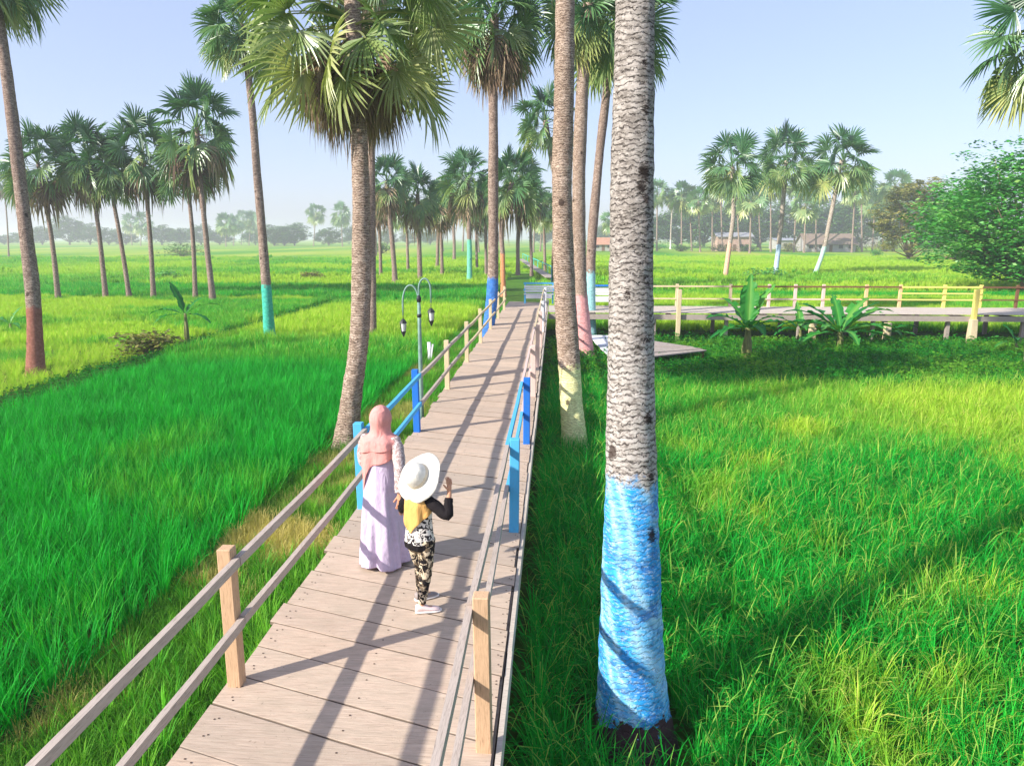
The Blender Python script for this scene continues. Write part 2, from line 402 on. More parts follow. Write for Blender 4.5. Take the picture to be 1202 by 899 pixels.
# ------------------------------------------------------------------ side walkway to the right
SWY0, SWY1, SWX0, SWX1 = 30.6, 33.6, XR+.08, 27.0
sw = empty('side_walkway', (14, 32, 0), 'raised grey plank walkway crossing to the right behind the banana plants', 'walkway')
o = boards(None, 'deck', M['gdeck'], None, rng, skew=0, x0=SWY0, x1=SWY1, y0=SWX0, y1=SWX1, z=DECK-.01, along='y', wmin=.2, wmax=.32); o.parent = sw; o.location = -sw.location
for yy in (SWY0-.03, SWY1+.03):
    mb = MB(); x = SWX0
    while x < SWX1:
        L = rng.uniform(3.4, 4.3); mb.box((x+L/2, yy, DECK-.20), (L-.003, .045, .22)); x += L
    child(mb, 'side_beam', M['beam'], sw)
for i in range(9):
    for y in (SWY0+.2, SWY1-.2):
        mb = MB(); mb.box((1.2+i*3.0, y, DECK/2-.08), (.14, .14, DECK-.18)); child(mb, 'support_post', M['beam'], sw)
for i in range(13):
    mb = MB(); mb.box((.9+i*2, 32.1, DECK-.17), (.09, 2.7, .1)); child(mb, 'cross_beam', M['brown'], sw)
# front posts that reach the ground
fr = empty('walkway_post', at(795, 392), 'pale cream post on the side walkway front edge, just right of the big trunk', 'post', 'front edge posts of the side walkway')
def wpost(root, px, mat, h):
    p = at(px, 366, DECK); root.location = (p.x, SWY0-.14, 0)
    mb = MB(); mb.box((0, 0, h/2), (.17, .17, h)); o = mb.build('post', mat, root); bevel(o, .01)
    return p.x
wpost(fr, 795, M['pale'], 2.15)
fr2 = empty('walkway_post', (0,0,0), 'thick yellow painted post on the front edge of the side walkway near its right end', 'post', 'front edge posts of the side walkway')
wpost(fr2, 1127, M['yellow'], 2.2)
mb = MB(); mb.box((0, 0, .5), (.32, .3, 1.0), taper=.8); bevel(mb.build('plinth', M['pale'], fr2), .02)
for px, l in ((948, 'short pale block pier under the side walkway left of the yellow post'),(1032, 'short pale block pier under the side walkway beside the broad leafed plant')):
    p = at(px, 366, DECK); mb = MB(); mb.box((0,0,.42), (.26, .26, .84), taper=.9)
    tag(bevel(mb.build('block_pier', M['pale'], None, (p.x, SWY0-.2, 0)), .015), l, 'pier', 'block piers under the side walkway')
# rear railing in painted sections
rl = empty('walkway_railing', (14, SWY1, DECK), 'low railing painted orange and yellow along the back of the side walkway', 'railing')
def swx(px): return at(px, 357, DECK).x
ry = SWY1-.12
seq = [(748,'white'),(790,'pale'),(850,'pale'),(893,'pink'),(922,'pink'),(953,'pink'),(1000,'orange'),(1037,'orange'),(1085,'yellow'),(1124,'yellow'),(1163,'brown'),(1210,'brown'),(1260,'brown')]
for i, (px, m) in enumerate(seq):
    mb = MB(); mb.box((swx(px), ry, DECK+.5-.1), (.13 if m != 'brown' else .11, .11, 1.2)); bevel(child(mb, 'post', M[m], rl), .008)
    if i+1 < len(seq):
        m2 = seq[i+1][1]
        xa, xb = swx(px), swx(seq[i+1][0])
        for z, h in ((.9, .07), (.62, .06), (.34, .06)):
            if z == .62 and m2 not in ('yellow',): continue
            mb = MB(); mb.bar((xa+.002, ry-.075, DECK+z), (xb-.002, ry-.075, DECK+z), .04, h)
            child(mb, 'rail', M['brown' if (m2 in ('brown',) or (z == .9 and m2 in ('orange','pink'))) else m2], rl)

# low slatted platform beside the pink palm
pf = empty('low_platform', at(760, 408, .3), 'low grey slatted timber platform on the grass behind the two big trunks', 'platform')
def plat(name, q, z, n, mat):
    q = [at(px, py, z) for px, py in q]; mb = MB()
    for i in range(n):
        a0, a1 = (i+.04)/n, (i+.93)/n
        P = [q[0].lerp(q[3], a0), q[1].lerp(q[2], a0), q[1].lerp(q[2], a1), q[0].lerp(q[3], a1)]
        zz = .006*((i*7) % 5)
        V = [p+Vector((0,0,zz)) for p in P]+[p+Vector((0,0,zz-.04)) for p in P]
        mb.add(V, [(3,2,1,0),(4,5,6,7),(0,1,5,4),(1,2,6,5),(2,3,7,6),(3,0,4,7)])
    child(mb, name, mat, pf); return q
q1 = plat('slat_panel', [(690,393),(742,394),(752,421),(716,420)], .36, 9, M['white'])
q2 = plat('slat_panel', [(742,396),(800,405),(830,411),(752,420)], .40, 6, M['beam'])
for q, z in ((q1, .32), (q2, .36)):
    for c in q:
        mb = MB(); cc = c.lerp(sum(q, Vector())/4, .1); mb.box((cc.x, cc.y, z/2-.02), (.09,.09,z+.02)); child(mb, 'leg', M['brown'], pf)

# painted benches where the walkways meet
def bench(px0, px1, py, label, main, accent, yy, slats):
    a = at(px0, py, DECK); b = at(px1, py, DECK); w = (b-a).length
    e = empty('painted_bench', ((a.x+b.x)/2, yy, DECK), label, 'bench', 'painted benches at the walkway junction')
    mb = MB()
    for k in range(3): mb.box((0, -.30+k*.14, .44), (w, .12, .03))
    mb.build('seat', main, e)
    for k in range(slats):
        mb = MB(); mb.box((0, .10+.012*k, .56+k*.11), (w, .025, .09)); mb.build('backrest_slat', main, e)
    mb = MB(); mb.bar((-w/2-.03, .16, .93), (w/2+.03, .16, .93), .05, .08); mb.build('top_rail', accent, e)
    for sx in (-1, 1):
        mb = MB(); mb.box((sx*(w/2-.05), -.28, .215), (.07, .07, .425)); mb.build('leg', accent, e)
        mb = MB(); mb.box((sx*(w/2-.05), .16, .445), (.07, .07, .885)); mb.build('leg', accent, e)
        mb = MB(); mb.bar((sx*(w/2-.02), -.30, .62), (sx*(w/2-.02), .13, .66), .06, .04); mb.build('armrest', accent, e)
    mb = MB(); mb.box((0, -.345, .33), (w-.2, .02, .17)); mb.build('apron', main, e)
bench(617, 650, 352, 'white painted slatted bench with pale blue top rail at the far end of the boardwalk', M['white'], M['blue'], 34.6, 3)
bench(692, 722, 356, 'blue and white bench on the side walkway beside the teal based palm', M['white'], M['dblue'], 33.0, 3)

# teal railed footbridge running on across the far paddies
fb0, fb1 = at(646, 322, .9), at(611, 302, .9)
fb = empty('footbridge', (fb0.x, fb0.y, 0), 'narrow footbridge with a thin teal rail crossing the far paddy beyond the boardwalk', 'footbridge')
mb = MB(); d = (fb1-fb0); side = d.cross(Vector((0,0,1))).normalized()
mb.bar(fb0-Vector((0,0,.3)), fb1-Vector((0,0,.3)), .9, .06); child(mb, 'deck', M['beam'], fb)
mb = MB(); mb.bar(fb0+side*.4+Vector((0,0,.6)), fb1+side*.4+Vector((0,0,.6)), .06, .09); child(mb, 'rail', M['teal'], fb)
for k in range(9):
    p = fb0.lerp(fb1, k/8)+side*.4; mb = MB(); mb.box((p.x, p.y, .74), (.09,.09,1.5)); child(mb, 'post', M['teal'], fb)

# small weathered stake left of the boardwalk
p = at(504, 425, .1); mb = MB(); mb.tube([(0,0,-.05),(.02,0,.4),(0,.02,.78)], [.07,.06,.065], 8); mb.box((.09,-.02,.42),(.05,.05,.6), Matrix.Rotation(.15,3,'Y'))
tag(mb.build('stake', M['white'], None, (p.x, p.y, 0)), 'short weathered whitish stake standing in the grass left of the boardwalk, near the lamp post', 'stake')

# ------------------------------------------------------------------ lamp post with two arms
M['lamp_pole'] = simple('lamp_pole_paint', srgb(120,150,140), .5, .2, 14)
M['iron'] = simple('dark_iron', srgb(48,50,54), .5, .2, 20)
t = NT('lantern_glass'); M['lglass'] = t.finish(srgb(222,224,220), .15, spec=.6)
lp = empty('lamp_post', (-2.47, 13.1, 0), 'slim green grey lamp post with two curved arms and hanging lanterns left of the boardwalk', 'lamp post')
H = 3.42
mb = MB(); mb.tube([(0,0,-.05),(0,0,1.4),(0,0,2.6),(0,0,3.15)], [.048,.042,.034,.03], 12); mb.build('pole', M['lamp_pole'], lp)
mb = MB(); mb.tube([(0,0,3.1),(0,0,3.17),(0,0,3.22)], [.042,.046,.024], 12); mb.tube([(0,0,2.82),(0,0,2.88)], .042, 12); mb.build('collar', M['iron'], lp)
def lantern(parent, x, z):
    mb = MB(); mb.tube([(x,0,z+.10),(x,0,z+.02)], .008, 6); mb.tube([(x,0,z+.03),(x,0,z-.02),(x,0,z-.05)], [.02,.06,.07], 8, smooth=False)
    mb.tube([(x,0,z-.20),(x,0,z-.23),(x,0,z-.30)], [.05,.038,.01], 8, smooth=False)
    for k in range(4):
        a = PI/4+k*PI/2; mb.tube([(x+.063*math.cos(a), .063*math.sin(a), z-.05),(x+.048*math.cos(a), .048*math.sin(a), z-.2)], .007, 5)
    l = mb.build('lantern', M['iron'], parent)
    mb = MB(); mb.tube([(x,0,z-.053),(x,0,z-.197)], [.056,.042], 8, smooth=False); mb.build('glass', M['lglass'], l)
def arm(x1, top, drop, zs):
    pts = [(0,0,zs)]; n = 14
    for k in range(n+1):
        a = PI*k/n; pts.append((x1*(1-math.cos(a))/2, 0, zs+(top-zs)*.55+(top-zs)*.45*math.sin(a)**.8))
    pts.append((x1, 0, drop+.1))
    mb = MB(); mb.tube(pts, [.017]*(len(pts)-1)+[.011], 8); return mb.build('arm', M['lamp_pole'], lp)
A = arm(.22, 3.52, 2.98, 3.0); lantern(A, .22, 2.96)
B = arm(-.30, 3.40, 2.75, 2.55); lantern(B, -.30, 2.76)

# ------------------------------------------------------------------ fan palms
def fan(V, Fc, T, hub, x, z, Rb, nseg, rg, droop, cup, tone, fold=True, spread=2.25, wide=1.0, hang=0.0):
    """one costapalmate blade: pleated segments that split towards their tips"""
    y = z.cross(x)
    da = 2*spread/nseg
    for i in range(nseg):
        a = -spread+da*(i+.5)+rg.uniform(-.25, .25)*da
        L = Rb*(.72+.30*math.cos(a*.62))*rg.uniform(.88, 1.06)
        ca, sa = math.cos(a), math.sin(a)
        d = x*ca+y*sa; n2 = (y*ca-x*sa)
        bend = rg.uniform(.6, 1.5)
        fr = ((.06, .5), (.56, 1.0), (.80, .66), (1.0, .05)) if fold else ((.06, .6), (.6, 1.1), (1.0, .08))
        b = len(V)
        for f, w in fr:
            hw = L*.48*da/2*w*wide*1.05
            zz = cup*L*f*abs(sa)*.6 - droop*L*f*f*bend*.35
            c = hub+d*(L*f)+z*zz+Vector((0,0,-1))*(L*f**3*(.07+hang)*bend)
            if fold:
                V.append(c+n2*hw+z*(hw*.5)); V.append(c-z*(hw*.35)); V.append(c-n2*hw+z*(hw*.5))
            else:
                V.append(c+n2*hw); V.append(c-n2*hw)
        k = 3 if fold else 2
        for j in range(len(fr)-1):
            p = b+j*k; q = p+k
            if fold: Fc.append((p, q, q+1, p+1)); Fc.append((p+1, q+1, q+2, p+2))
            else: Fc.append((p, q, q+1, p+1))
        tn = tone+rg.uniform(-.08, .08)
        for j in range(len(fr)): T.extend([tn+.10*(j/len(fr))**2]*k)
def make_mesh(name, V, Fc, mats, T=None, MI=None):
    me = bpy.data.meshes.new(name); me.from_pydata([tuple(v) for v in V], [], Fc)
    for m in (mats if isinstance(mats, (list, tuple)) else [mats]): me.materials.append(m)
    if T is not None: me.attributes.new('tone', 'FLOAT', 'POINT').data.foreach_set('value', T)
    if MI is not None: me.polygons.foreach_set('material_index', MI)
    me.update(); return me
def petiole(V, Fc, T, pts, w, tone):
    b = len(V); N = len(pts)
    for i, p in enumerate(pts):
        d = (pts[min(i+1, N-1)]-pts[max(i-1, 0)]).normalized(); s = d.cross(Vector((0,0,1)))
        s = s.normalized() if s.length > .01 else Vector((1,0,0)); u = s.cross(d)
        ww = w*(1.5-.9*i/(N-1))
        V += [p+s*ww, p-u*ww*.6, p-s*ww]; T += [tone]*3
    for i in range(N-1):
        for k in range(3):
            k2 = (k+1) % 3; Fc.append((b+i*3+k, b+i*3+k2, b+(i+1)*3+k2, b+(i+1)*3+k))
def crown_mesh(name, seed, R, nleaf, nseg, fold=True, mat='palm_leaf', low=125, high=4, blade=.52, tone0=.18, tone1=.62, tall=1.0, petw=.025, drop=.22, gap=None, hg=.16):
    rg = random.Random(seed); V, Fc, T = [], [], []
    for i in range(nleaf):
        u = (i+.5)/nleaf
        ph = R_(high)+(R_(low)-R_(high))*u**.72
        th = i*2.39996+rg.uniform(-.3, .3)
        if gap is not None and u < gap[2] and abs(math.atan2(math.sin(th-gap[0]), math.cos(th-gap[0]))) < gap[1]: continue
        d = Vector((math.sin(ph)*math.cos(th), math.sin(ph)*math.sin(th), math.cos(ph)*tall))
        Lp = R*(1-blade)*rg.uniform(.75, 1.12)
        pts = [Vector((0,0,-R*drop*u))]; dd = d.copy()
        for k in range(4):
            pts.append(pts[-1]+dd.normalized()*Lp/4); dd += Vector((0,0,-.07-.10*u))
        x = dd.normalized(); tn = tone0+(tone1-tone0)*u+rg.uniform(-.14, .14)
        petiole(V, Fc, T, pts, petw, min(.95, tn+.25))
        up = Vector((0,0,1))-x*x.z
        if up.length < .05: up = Vector((1,0,0))
        up.normalize(); rot = Matrix.Rotation(rg.gauss(0, .95), 3, x); z = rot @ up
        x = (x+Vector((0,0,-.55*u*rg.random()))).normalized(); z = (z-x*z.dot(x)).normalized()
        fan(V, Fc, T, pts[-1], x, z, R*blade*rg.uniform(.85, 1.1), nseg, rg, rg.uniform(.1, .6)+.35*u, rg.uniform(.1, .5), tn, fold, hang=hg*u)
    return make_mesh(name, V, Fc, M[mat], T)
def skirt_mesh(name, seed, R, nleaf, nseg, length=1.0, fold=True):
    """dead fronds hanging against the trunk"""
    rg = random.Random(seed); V, Fc, T = [], [], []
    for i in range(nleaf):
        th = i*2.39996; ph = R_(rg.uniform(112, 165))
        d = Vector((math.sin(ph)*math.cos(th), math.sin(ph)*math.sin(th), math.cos(ph)))
        p0 = Vector((math.cos(th)*.1*R, math.sin(th)*.1*R, -R*rg.uniform(.0, .25)))
        pts = [p0, p0+d*R*.2+Vector((math.cos(th), math.sin(th), 0))*.05*R, p0+d*R*.36*length]
        tn = rg.uniform(.05, .95); petiole(V, Fc, T, pts, .02*R/2, tn)
        x = (d+Vector((0,0,-1.1))).normalized(); zz = Vector((math.cos(th), math.sin(th), .3)); zz = (zz-x*zz.dot(x)).normalized()
        fan(V, Fc, T, pts[-1], x, Matrix.Rotation(rg.gauss(0, .6), 3, x) @ zz, R*.46*length*rg.uniform(.8, 1.1), nseg, rg, .5, .9, tn, fold, spread=1.5, wide=.8, hang=.5)
    return make_mesh(name, V, Fc, M['dead_leaf'], T)

def catmull(P, n):
    out = []
    for i in range(len(P)-1):
        p0, p1, p2, p3 = P[max(i-1,0)], P[i], P[i+1], P[min(i+2, len(P)-1)]
        for k in range(n):
            t = k/n; out.append(.5*((2*p1)+(p2-p0)*t+(2*p0-5*p1+4*p2-p3)*t*t+(3*p1-p0-3*p2+p3)*t**3))
    out.append(P[-1].copy()); return out
def trunk_mesh(name, path, r0, r1, mat, seed, rings=60, n=20, flare=1.35, rough=.04, ringh=.16, texp=.6, flen=.45):
    P = catmull(path, max(2, rings//(len(path)-1))); N = len(P); V, Fc = [], []
    zs = [0]
    for i in range(1, N): zs.append(zs[-1]+(P[i]-P[i-1]).length)
    for i, p in enumerate(P):
        h = zs[i]; f = h/zs[-1]
        r = r0+(r1-r0)*f**texp; r *= 1+(flare-1)*math.exp(-h/flen)
        ring = rough*(math.sin(h/ringh*2*PI)*.35+.65*mnoise.noise(Vector((0, seed, h*5.5))))
        for k in range(n):
            a = 2*PI*k/n
            nn = mnoise.noise(Vector((math.cos(a)*1.6, math.sin(a)*1.6+seed*3, h*7)))*rough*1.1+mnoise.noise(Vector((math.cos(a)*.7, math.sin(a)*.7, h*.6+seed)))*.09
            rr = r*(1+ring+nn); V.append(p+Vector((math.cos(a)*rr, math.sin(a)*rr, 0)))
    for i in range(N-1):
        for k in range(n):
            k2 = (k+1) % n; Fc.append((i*n+k, i*n+k2, (i+1)*n+k2, (i+1)*n+k))
    Fc.append(tuple((N-1)*n+k for k in range(n)))
    me = make_mesh(name, V, Fc, mat); me.polygons.foreach_set('use_smooth', [True]*len(me.polygons)); return me

CR = {}
def crown(kind, v):
    k = (kind, v)
    if k not in CR:
        if kind == 'near': CR[k] = (crown_mesh('crown', 100+v, 1.0, 38, 30, True, 'palm_leaf_near' if v in (5, 0) else 'palm_leaf', low=134, blade=.48, tone0=.1, tone1=.75, petw=.016), skirt_mesh('dead_fronds', 120+v, 1.0, 30, 18))
        if kind == 'shaggy': CR[k] = (crown_mesh('crown', 151, 1.0, 58, 34, True, 'palm_leaf_near', low=114, blade=.41, tone0=.12, tone1=.8, petw=.014, drop=.40, gap=(-PI/2-.2, .65, .70), hg=.0), skirt_mesh('dead_fronds', 155, 1.0, 64, 22, .95))
        if kind == 'mid': CR[k] = (crown_mesh('crown', 200+v, 1.0, 31, 22, True, 'palm_leaf', low=120, blade=.44, tall=1.0, petw=.014, tone0=.12, tone1=.72), skirt_mesh('dead_fronds', 220+v, 1.0, 12, 10))
        if kind == 'far': CR[k] = (crown_mesh('crown', 300+v, 1.0, 30, 11, False, 'palm_leaf', low=130, blade=.46, petw=.02, tone0=.3, tone1=.78), None)
    return CR[k]
_b = at(745, 880); KN = [tuple(pt(px, py, 5.95)-Vector((_b.x, _b.y, -.1)))+(r,) for px, py, r in ((757,202,.07),(753,220,.045),(760,128,.04),(764,330,.045),(766,385,.04),(763,398,.04),(762,492,.05),(765,560,.04),(764,628,.055),(722,432,.03),(737,345,.028),(758,72,.03))]
BARK = {
 'big': bark_mat('pale_ringed_bark_blue_paint', srgb(172,164,156), srgb(134,126,118), srgb(64,56,52), srgb(90,175,230), 2.34, .46, 'swirl', patch=.35, knots=KN),
 'grey': bark_mat('grey_ringed_bark', srgb(176,156,142), srgb(132,112,100), srgb(76,60,54)),
 'warm': bark_mat('warm_brown_bark', srgb(184,164,148), srgb(142,122,106), srgb(84,66,56)),
}
palm_n = [0]
def palm(base, tops, zc, r0, r1, R, label, kind='mid', v=0, paint=None, zpaint=0, group='palms standing among the paddies', zb=0.0, bark='grey', cpx=None, skirt=True, sq=1.0, texp=.6, flen=.45, rings=60, n=18, rough=.035, zbot=.12, rz=None):
    """base: photo pixel of the foot (already a point if Vector); tops: pixels up the trunk, all at depth zc"""
    b = base if isinstance(base, Vector) else at(base[0], base[1], zb)
    if zc is None: zc = depth(b)
    b0 = Vector((b.x, b.y, -.1))
    P = [Vector((0,0,0))]+[pt(px, py, zc)-b0 for px, py in tops]
    if P[1].z > 1.2: # keep the foot plumb with its trunk
        pass
    palm_n[0] += 1; sd = palm_n[0]
    root = empty('fan_palm', b0, label, 'palm', group)
    if paint is not None:
        key = (tuple(paint), round(zpaint, 1), bark)
        base_k = 'yellow' in label or 'painted pink' in label
        if key not in BARK:
            base_c = {'grey': (srgb(176,156,142), srgb(132,112,100), srgb(76,60,54)), 'warm': (srgb(184,164,148), srgb(142,122,106), srgb(84,66,56)), 'pale': (srgb(200,190,176), srgb(156,140,124), srgb(84,70,60))}[bark]
            BARK[key] = bark_mat('painted_palm_bark', *base_c, paint, zpaint, zbot, knotty=base_k)
        mat = BARK[key]
    else: mat = BARK[bark]
    link('trunk', trunk_mesh('trunk', P, r0, r1, mat, sd*1.7, rings, n, rough=rough, texp=texp, flen=flen), root)
    top = P[-1] if cpx is None else pt(cpx[0], cpx[1], zc)-b0
    cm, sm = crown(kind, v); a = sd*1.13 if rz is None else rz
    c = link('crown', cm, root, top, a); c.scale = (R, R, R*sq)
    if sm is not None and skirt:
        s = link('dead_fronds', sm, root, top+Vector((0,0,-R*(.12 if kind != 'shaggy' else .30))), a+1); s.scale = (R*.95, R*.95, R*sq*1.05) if kind != 'shaggy' else (R*.62, R*.62, R*.78)
    return root

near = 'tall palms close beside the boardwalk'
palm((745,880), [(741,700),(741,450),(741,250),(745,60),(747,-60),(755,-620)], 6.12, .312, .12, 2.6, 'huge pale ringed palm with sky blue painted foot, nearest the camera on the right', 'near', 0, group=near, bark='big', rings=420, n=72, rough=.03, zbot=.4, texp=.45, flen=.6)
palm((676,528), [(668,430),(660,250),(663,60),(670,-420)], 15.0, .24, .185, 2.4, 'palm with its foot painted pale yellow, just behind the blue painted trunk', 'near', 1, srgb(232,226,160), 1.75, near, bark='warm', rings=200, n=40, rough=.04)
palm((689,420), [(681,330),(680,200),(686,60),(692,5)], 26.0, .26, .22, 2.3, 'palm with its foot painted pink, between the yellow and the teal footed trunks', 'near', 2, srgb(228,160,158), 2.3, near, bark='warm', rings=120, n=30, skirt=False)
palm((693,398), [(694,300),(702,200),(714,90),(722,25)], 31.5, .24, .17, 3.0, 'slim palm with pale teal foot leaning slightly right beside the side walkway', 'near', 3, srgb(150,205,205), 2.9, near, bark='grey', rings=90, n=24, skirt=False)
palm(Vector((-2.50, 25.3, 0)), [(578,340),(579,200),(579,90),(581,18)], None, .225, .155, 2.15, 'palm with deep blue foot rising straight through the left edge of the boardwalk', 'near', 4, srgb(50,120,200), 2.95, near, bark='grey', rings=110, n=28)
palm((404,530), [(412,470),(423,380),(424,250),(421,150),(415,30),(408,-120)], 14.7, .235, .15, 2.7, 'tall palm with leaning brown trunk and shaggy hanging fronds just left of the boardwalk', 'shaggy', 5, group=near, bark='warm', rings=220, n=40, rough=.04, cpx=(410,-12), rz=.0)
palm((437,400), [(437,300),(436,180),(430,40),(426,-30)], 30.6, .17, .13, 2.0, 'thin grey palm mostly hidden behind the leaning shaggy palm', 'mid', 0, group=near, bark='grey')
palm((317,402), [(313,340),(304,230),(294,110),(283,28)], 29.5, .24, .12, 2.1, 'leaning palm with bright teal painted foot in the left paddies', 'near', 6, srgb(60,190,165), 2.45, 'tall palms in the left paddies', bark='grey', rings=110, n=26, skirt=False)
palm((42,440), [(38,340),(24,220),(7,80),(-12,-44)], 23.0, .25, .15, 2.2, 'tall palm with red brown painted foot at the left edge of the paddies', 'near', 7, srgb(150,96,80), 2.2, 'tall palms in the left paddies', bark='grey', rings=110, n=26, skirt=False)
palm((1216,425), [(1214,330),(1222,150),(1232,40)], 25.5, .3, .17, 2.75, 'palm at the right edge of the picture with drooping dark fronds', 'near', 8, group='palms on the right', bark='warm', rings=90, skirt=False)
G = 'tall palms in the left paddies'
Zl = .3
palm((68,350), [(62,290),(53,235),(44,190)], None, .19, .11, 2.8, 'slender leaning palm just right of the red brown footed palm', 'mid', 0, group=G, zb=Zl, sq=1.15)
palm((10,300), [(8,255),(4,215)], None, .19, .12, 3.0, 'distant palm behind the red brown footed palm', 'mid', 3, group=G, zb=.5)
palm((124,349), [(117,280),(110,230),(103,182)], None, .19, .11, 2.8, 'leaning palm, left one of the close pair with merging crowns', 'mid', 1, group=G, zb=Zl, sq=1.1)
palm((152,349), [(143,290),(134,240),(128,196)], None, .18, .11, 2.5, 'leaning palm, right one of the close pair with merging crowns', 'mid', 2, group=G, zb=Zl, sq=1.2, skirt=False)
palm((180,349), [(177,290),(172,230),(166,177)], None, .19, .11, 2.7, 'straight dark palm between the close pair and the palm with the tallest crown', 'mid', 3, group=G, zb=Zl, sq=1.15)
palm((229,350), [(227,290),(223,240),(219,200)], None, .17, .11, 2.4, 'dark palm half hidden behind the tallest crown of the left row', 'mid', 0, group=G, zb=Zl, skirt=False)
palm((250,352), [(243,290),(237,230),(231,150)], None, .21, .13, 3.1, 'palm with the tallest and fullest crown in the left row', 'mid', 1, group=G, zb=Zl, sq=1.25)
G = 'middle distance palms beyond the boardwalk'
palm((464,328), [(460,280),(456,240),(454,212)], None, .26, .2, 2.9, 'leaning palm right behind the lamp post, left of its neighbour', 'mid', 2, group=G, zb=.4)
palm((493,326), [(492,285),(491,262),(490,228)], None, .26, .2, 2.85, 'upright palm in the middle distance just right of the lamp post top', 'mid', 3, group=G, zb=.4, sq=1.2)
palm((551,328), [(551,290),(550,255),(548,210)], None, .26, .2, 3.3, 'palm with thin teal painted foot in the middle distance', 'mid', 0, srgb(110,205,170), 4.2, group=G, zb=.4, sq=1.1)
palm((533,305), [(533,280),(531,255),(529,224)], None, .3, .24, 4.3, 'upright palm behind and left of the teal footed middle distance palm', 'mid', 1, group=G, zb=.5)
palm((591,345), [(590,300),(589,262),(601,214)], None, .2, .16, 2.7, 'full crowned palm with orange painted foot right behind the blue footed palm', 'mid', 2, srgb(214,140,96), 3.2, group=G, zb=.2, sq=1.1)
palm((608,318), [(608,280),(610,250),(612,205)], None, .24, .2, 3.0, 'palm with spreading crown right of the orange footed palm', 'mid', 3, group=G, zb=.5)
palm((513,312), [(514,285),(515,262),(515,238)], None, .25, .2, 2.9, 'shorter palm between two larger palms in the middle distance', 'mid', 0, group=G, zb=.5)
palm((650,336), [(651,300),(654,230),(640,142)], 55, .28, .2, 2.9, 'dark trunked palm with blue foot and high crown behind the yellow footed palm', 'mid', 1, srgb(60,120,200), 2.2, group=G, sq=1.1, zb=0, bark='grey', skirt=False)
palm((441,300), [(441,280),(440,260),(440,245)], None, .3, .22, 3.0, 'small grey palm low behind the thin grey trunk', 'far', 0, group=G, zb=.5)
for i, (x, yb, yc, RR) in enumerate([(447,322,240,2.5),(479,316,250,2.6),(519,322,236,2.9),(571,321,232,3.0),(624,320,228,3.0),(640,316,246,2.7),(560,314,246,2.8)]):
    palm((x, yb), [(x-1,(yb+yc)/2),(x-2,yc)], None, .2, .15, RR, ['first','second','third','fourth','sixth','seventh','fifth'][i]+' palm from the left in the crowded cluster before the central tree line', 'mid', i % 4, group='crowded middle palms beyond the boardwalk end', zb=.4, skirt=(i % 2 == 0))
G = 'painted foot palms on the right'
palm((851,323), [(856,290),(861,250),(860,196)], None, .25, .22, 4.1, 'leaning palm with pink painted foot, left one of three behind the side walkway', 'mid', 0, srgb(228,176,150), 3.8, group=G, zb=.4, cpx=(859,192), bark='pale', skirt=False)
palm((910,320), [(914,290),(919,240),(924,184)], None, .27, .24, 4.0, 'palm with pale blue painted foot, middle one of three behind the side walkway', 'mid', 1, srgb(180,205,230), 3.6, group=G, zb=.4, bark='pale', sq=1.1, skirt=False)
palm((955,321), [(966,296),(976,250),(988,188)], None, .25, .22, 4.4, 'leaning palm with pale green painted foot, right one of three behind the side walkway', 'mid', 2, srgb(180,215,200), 3.4, group=G, zb=.4, cpx=(990,188), bark='pale', skirt=False)
palm((787,291), [(788,262),(790,232)], None, .35, .25, 4.0, 'white footed palm seen just right of the big pale trunk in the background', 'mid', 3, srgb(220,215,205), 3.6, group=G, zb=.5, bark='pale')
palm((1064,290), [(1063,262),(1062,236)], None, .3, .22, 3.6, 'olive palm beside the brown twiggy tree in the background', 'far', 2, group=G, zb=.5)

# far rows, every palm on its own
def far_row(xs, yb, ycs, label, group, R, rg):
    for i, x in enumerate(xs):
        yb_ = yb+rg.uniform(-1.2, 1.2); yc = rg.uniform(*ycs); zb = .5; b = at(x, yb_, zb)
        lean = rg.uniform(-4, 4)
        words = ['first','second','third','fourth','fifth','sixth','seventh','eighth','ninth','tenth','eleventh','twelfth','thirteenth','fourteenth','fifteenth','sixteenth','seventeenth','eighteenth','nineteenth','twentieth']
        palm(b, [(x+lean*.5, (yb_+yc)/2), (x+lean, yc)], None, .3, .22, R*rg.uniform(.85, 1.15), label % words[i], 'far', i % 4, group=group, skirt=False, rings=10, n=7)
rg = random.Random(77)
xs = sorted([758,771,800,812,822,836,848,868,880,893,905,932,944,958,1000,1012,1024,1036,1048])
far_row(xs, 294, (215, 238), '%s palm from the left in the pale background row right of the big trunk', 'background row of palms on the right', 5.2, rg)
xs = [265,274,283,292,306]
far_row(xs, 287.5, (256,264), '%s palm from the left in the small hazy clump behind the teal footed palm', 'hazy clump of palms behind the left paddies', 7.5, rg)
far_row([155,165,368,402], 288, (246,262), '%s lone hazy palm from the left beyond the left paddies', 'lone hazy palms beyond the left paddies', 7.0, rg)
far_row([520,543,562,574,626,634,716,727], 294, (236,262), '%s small palm from the left at the far end of the central paddies', 'small palms behind the central paddies', 3.9, rg)

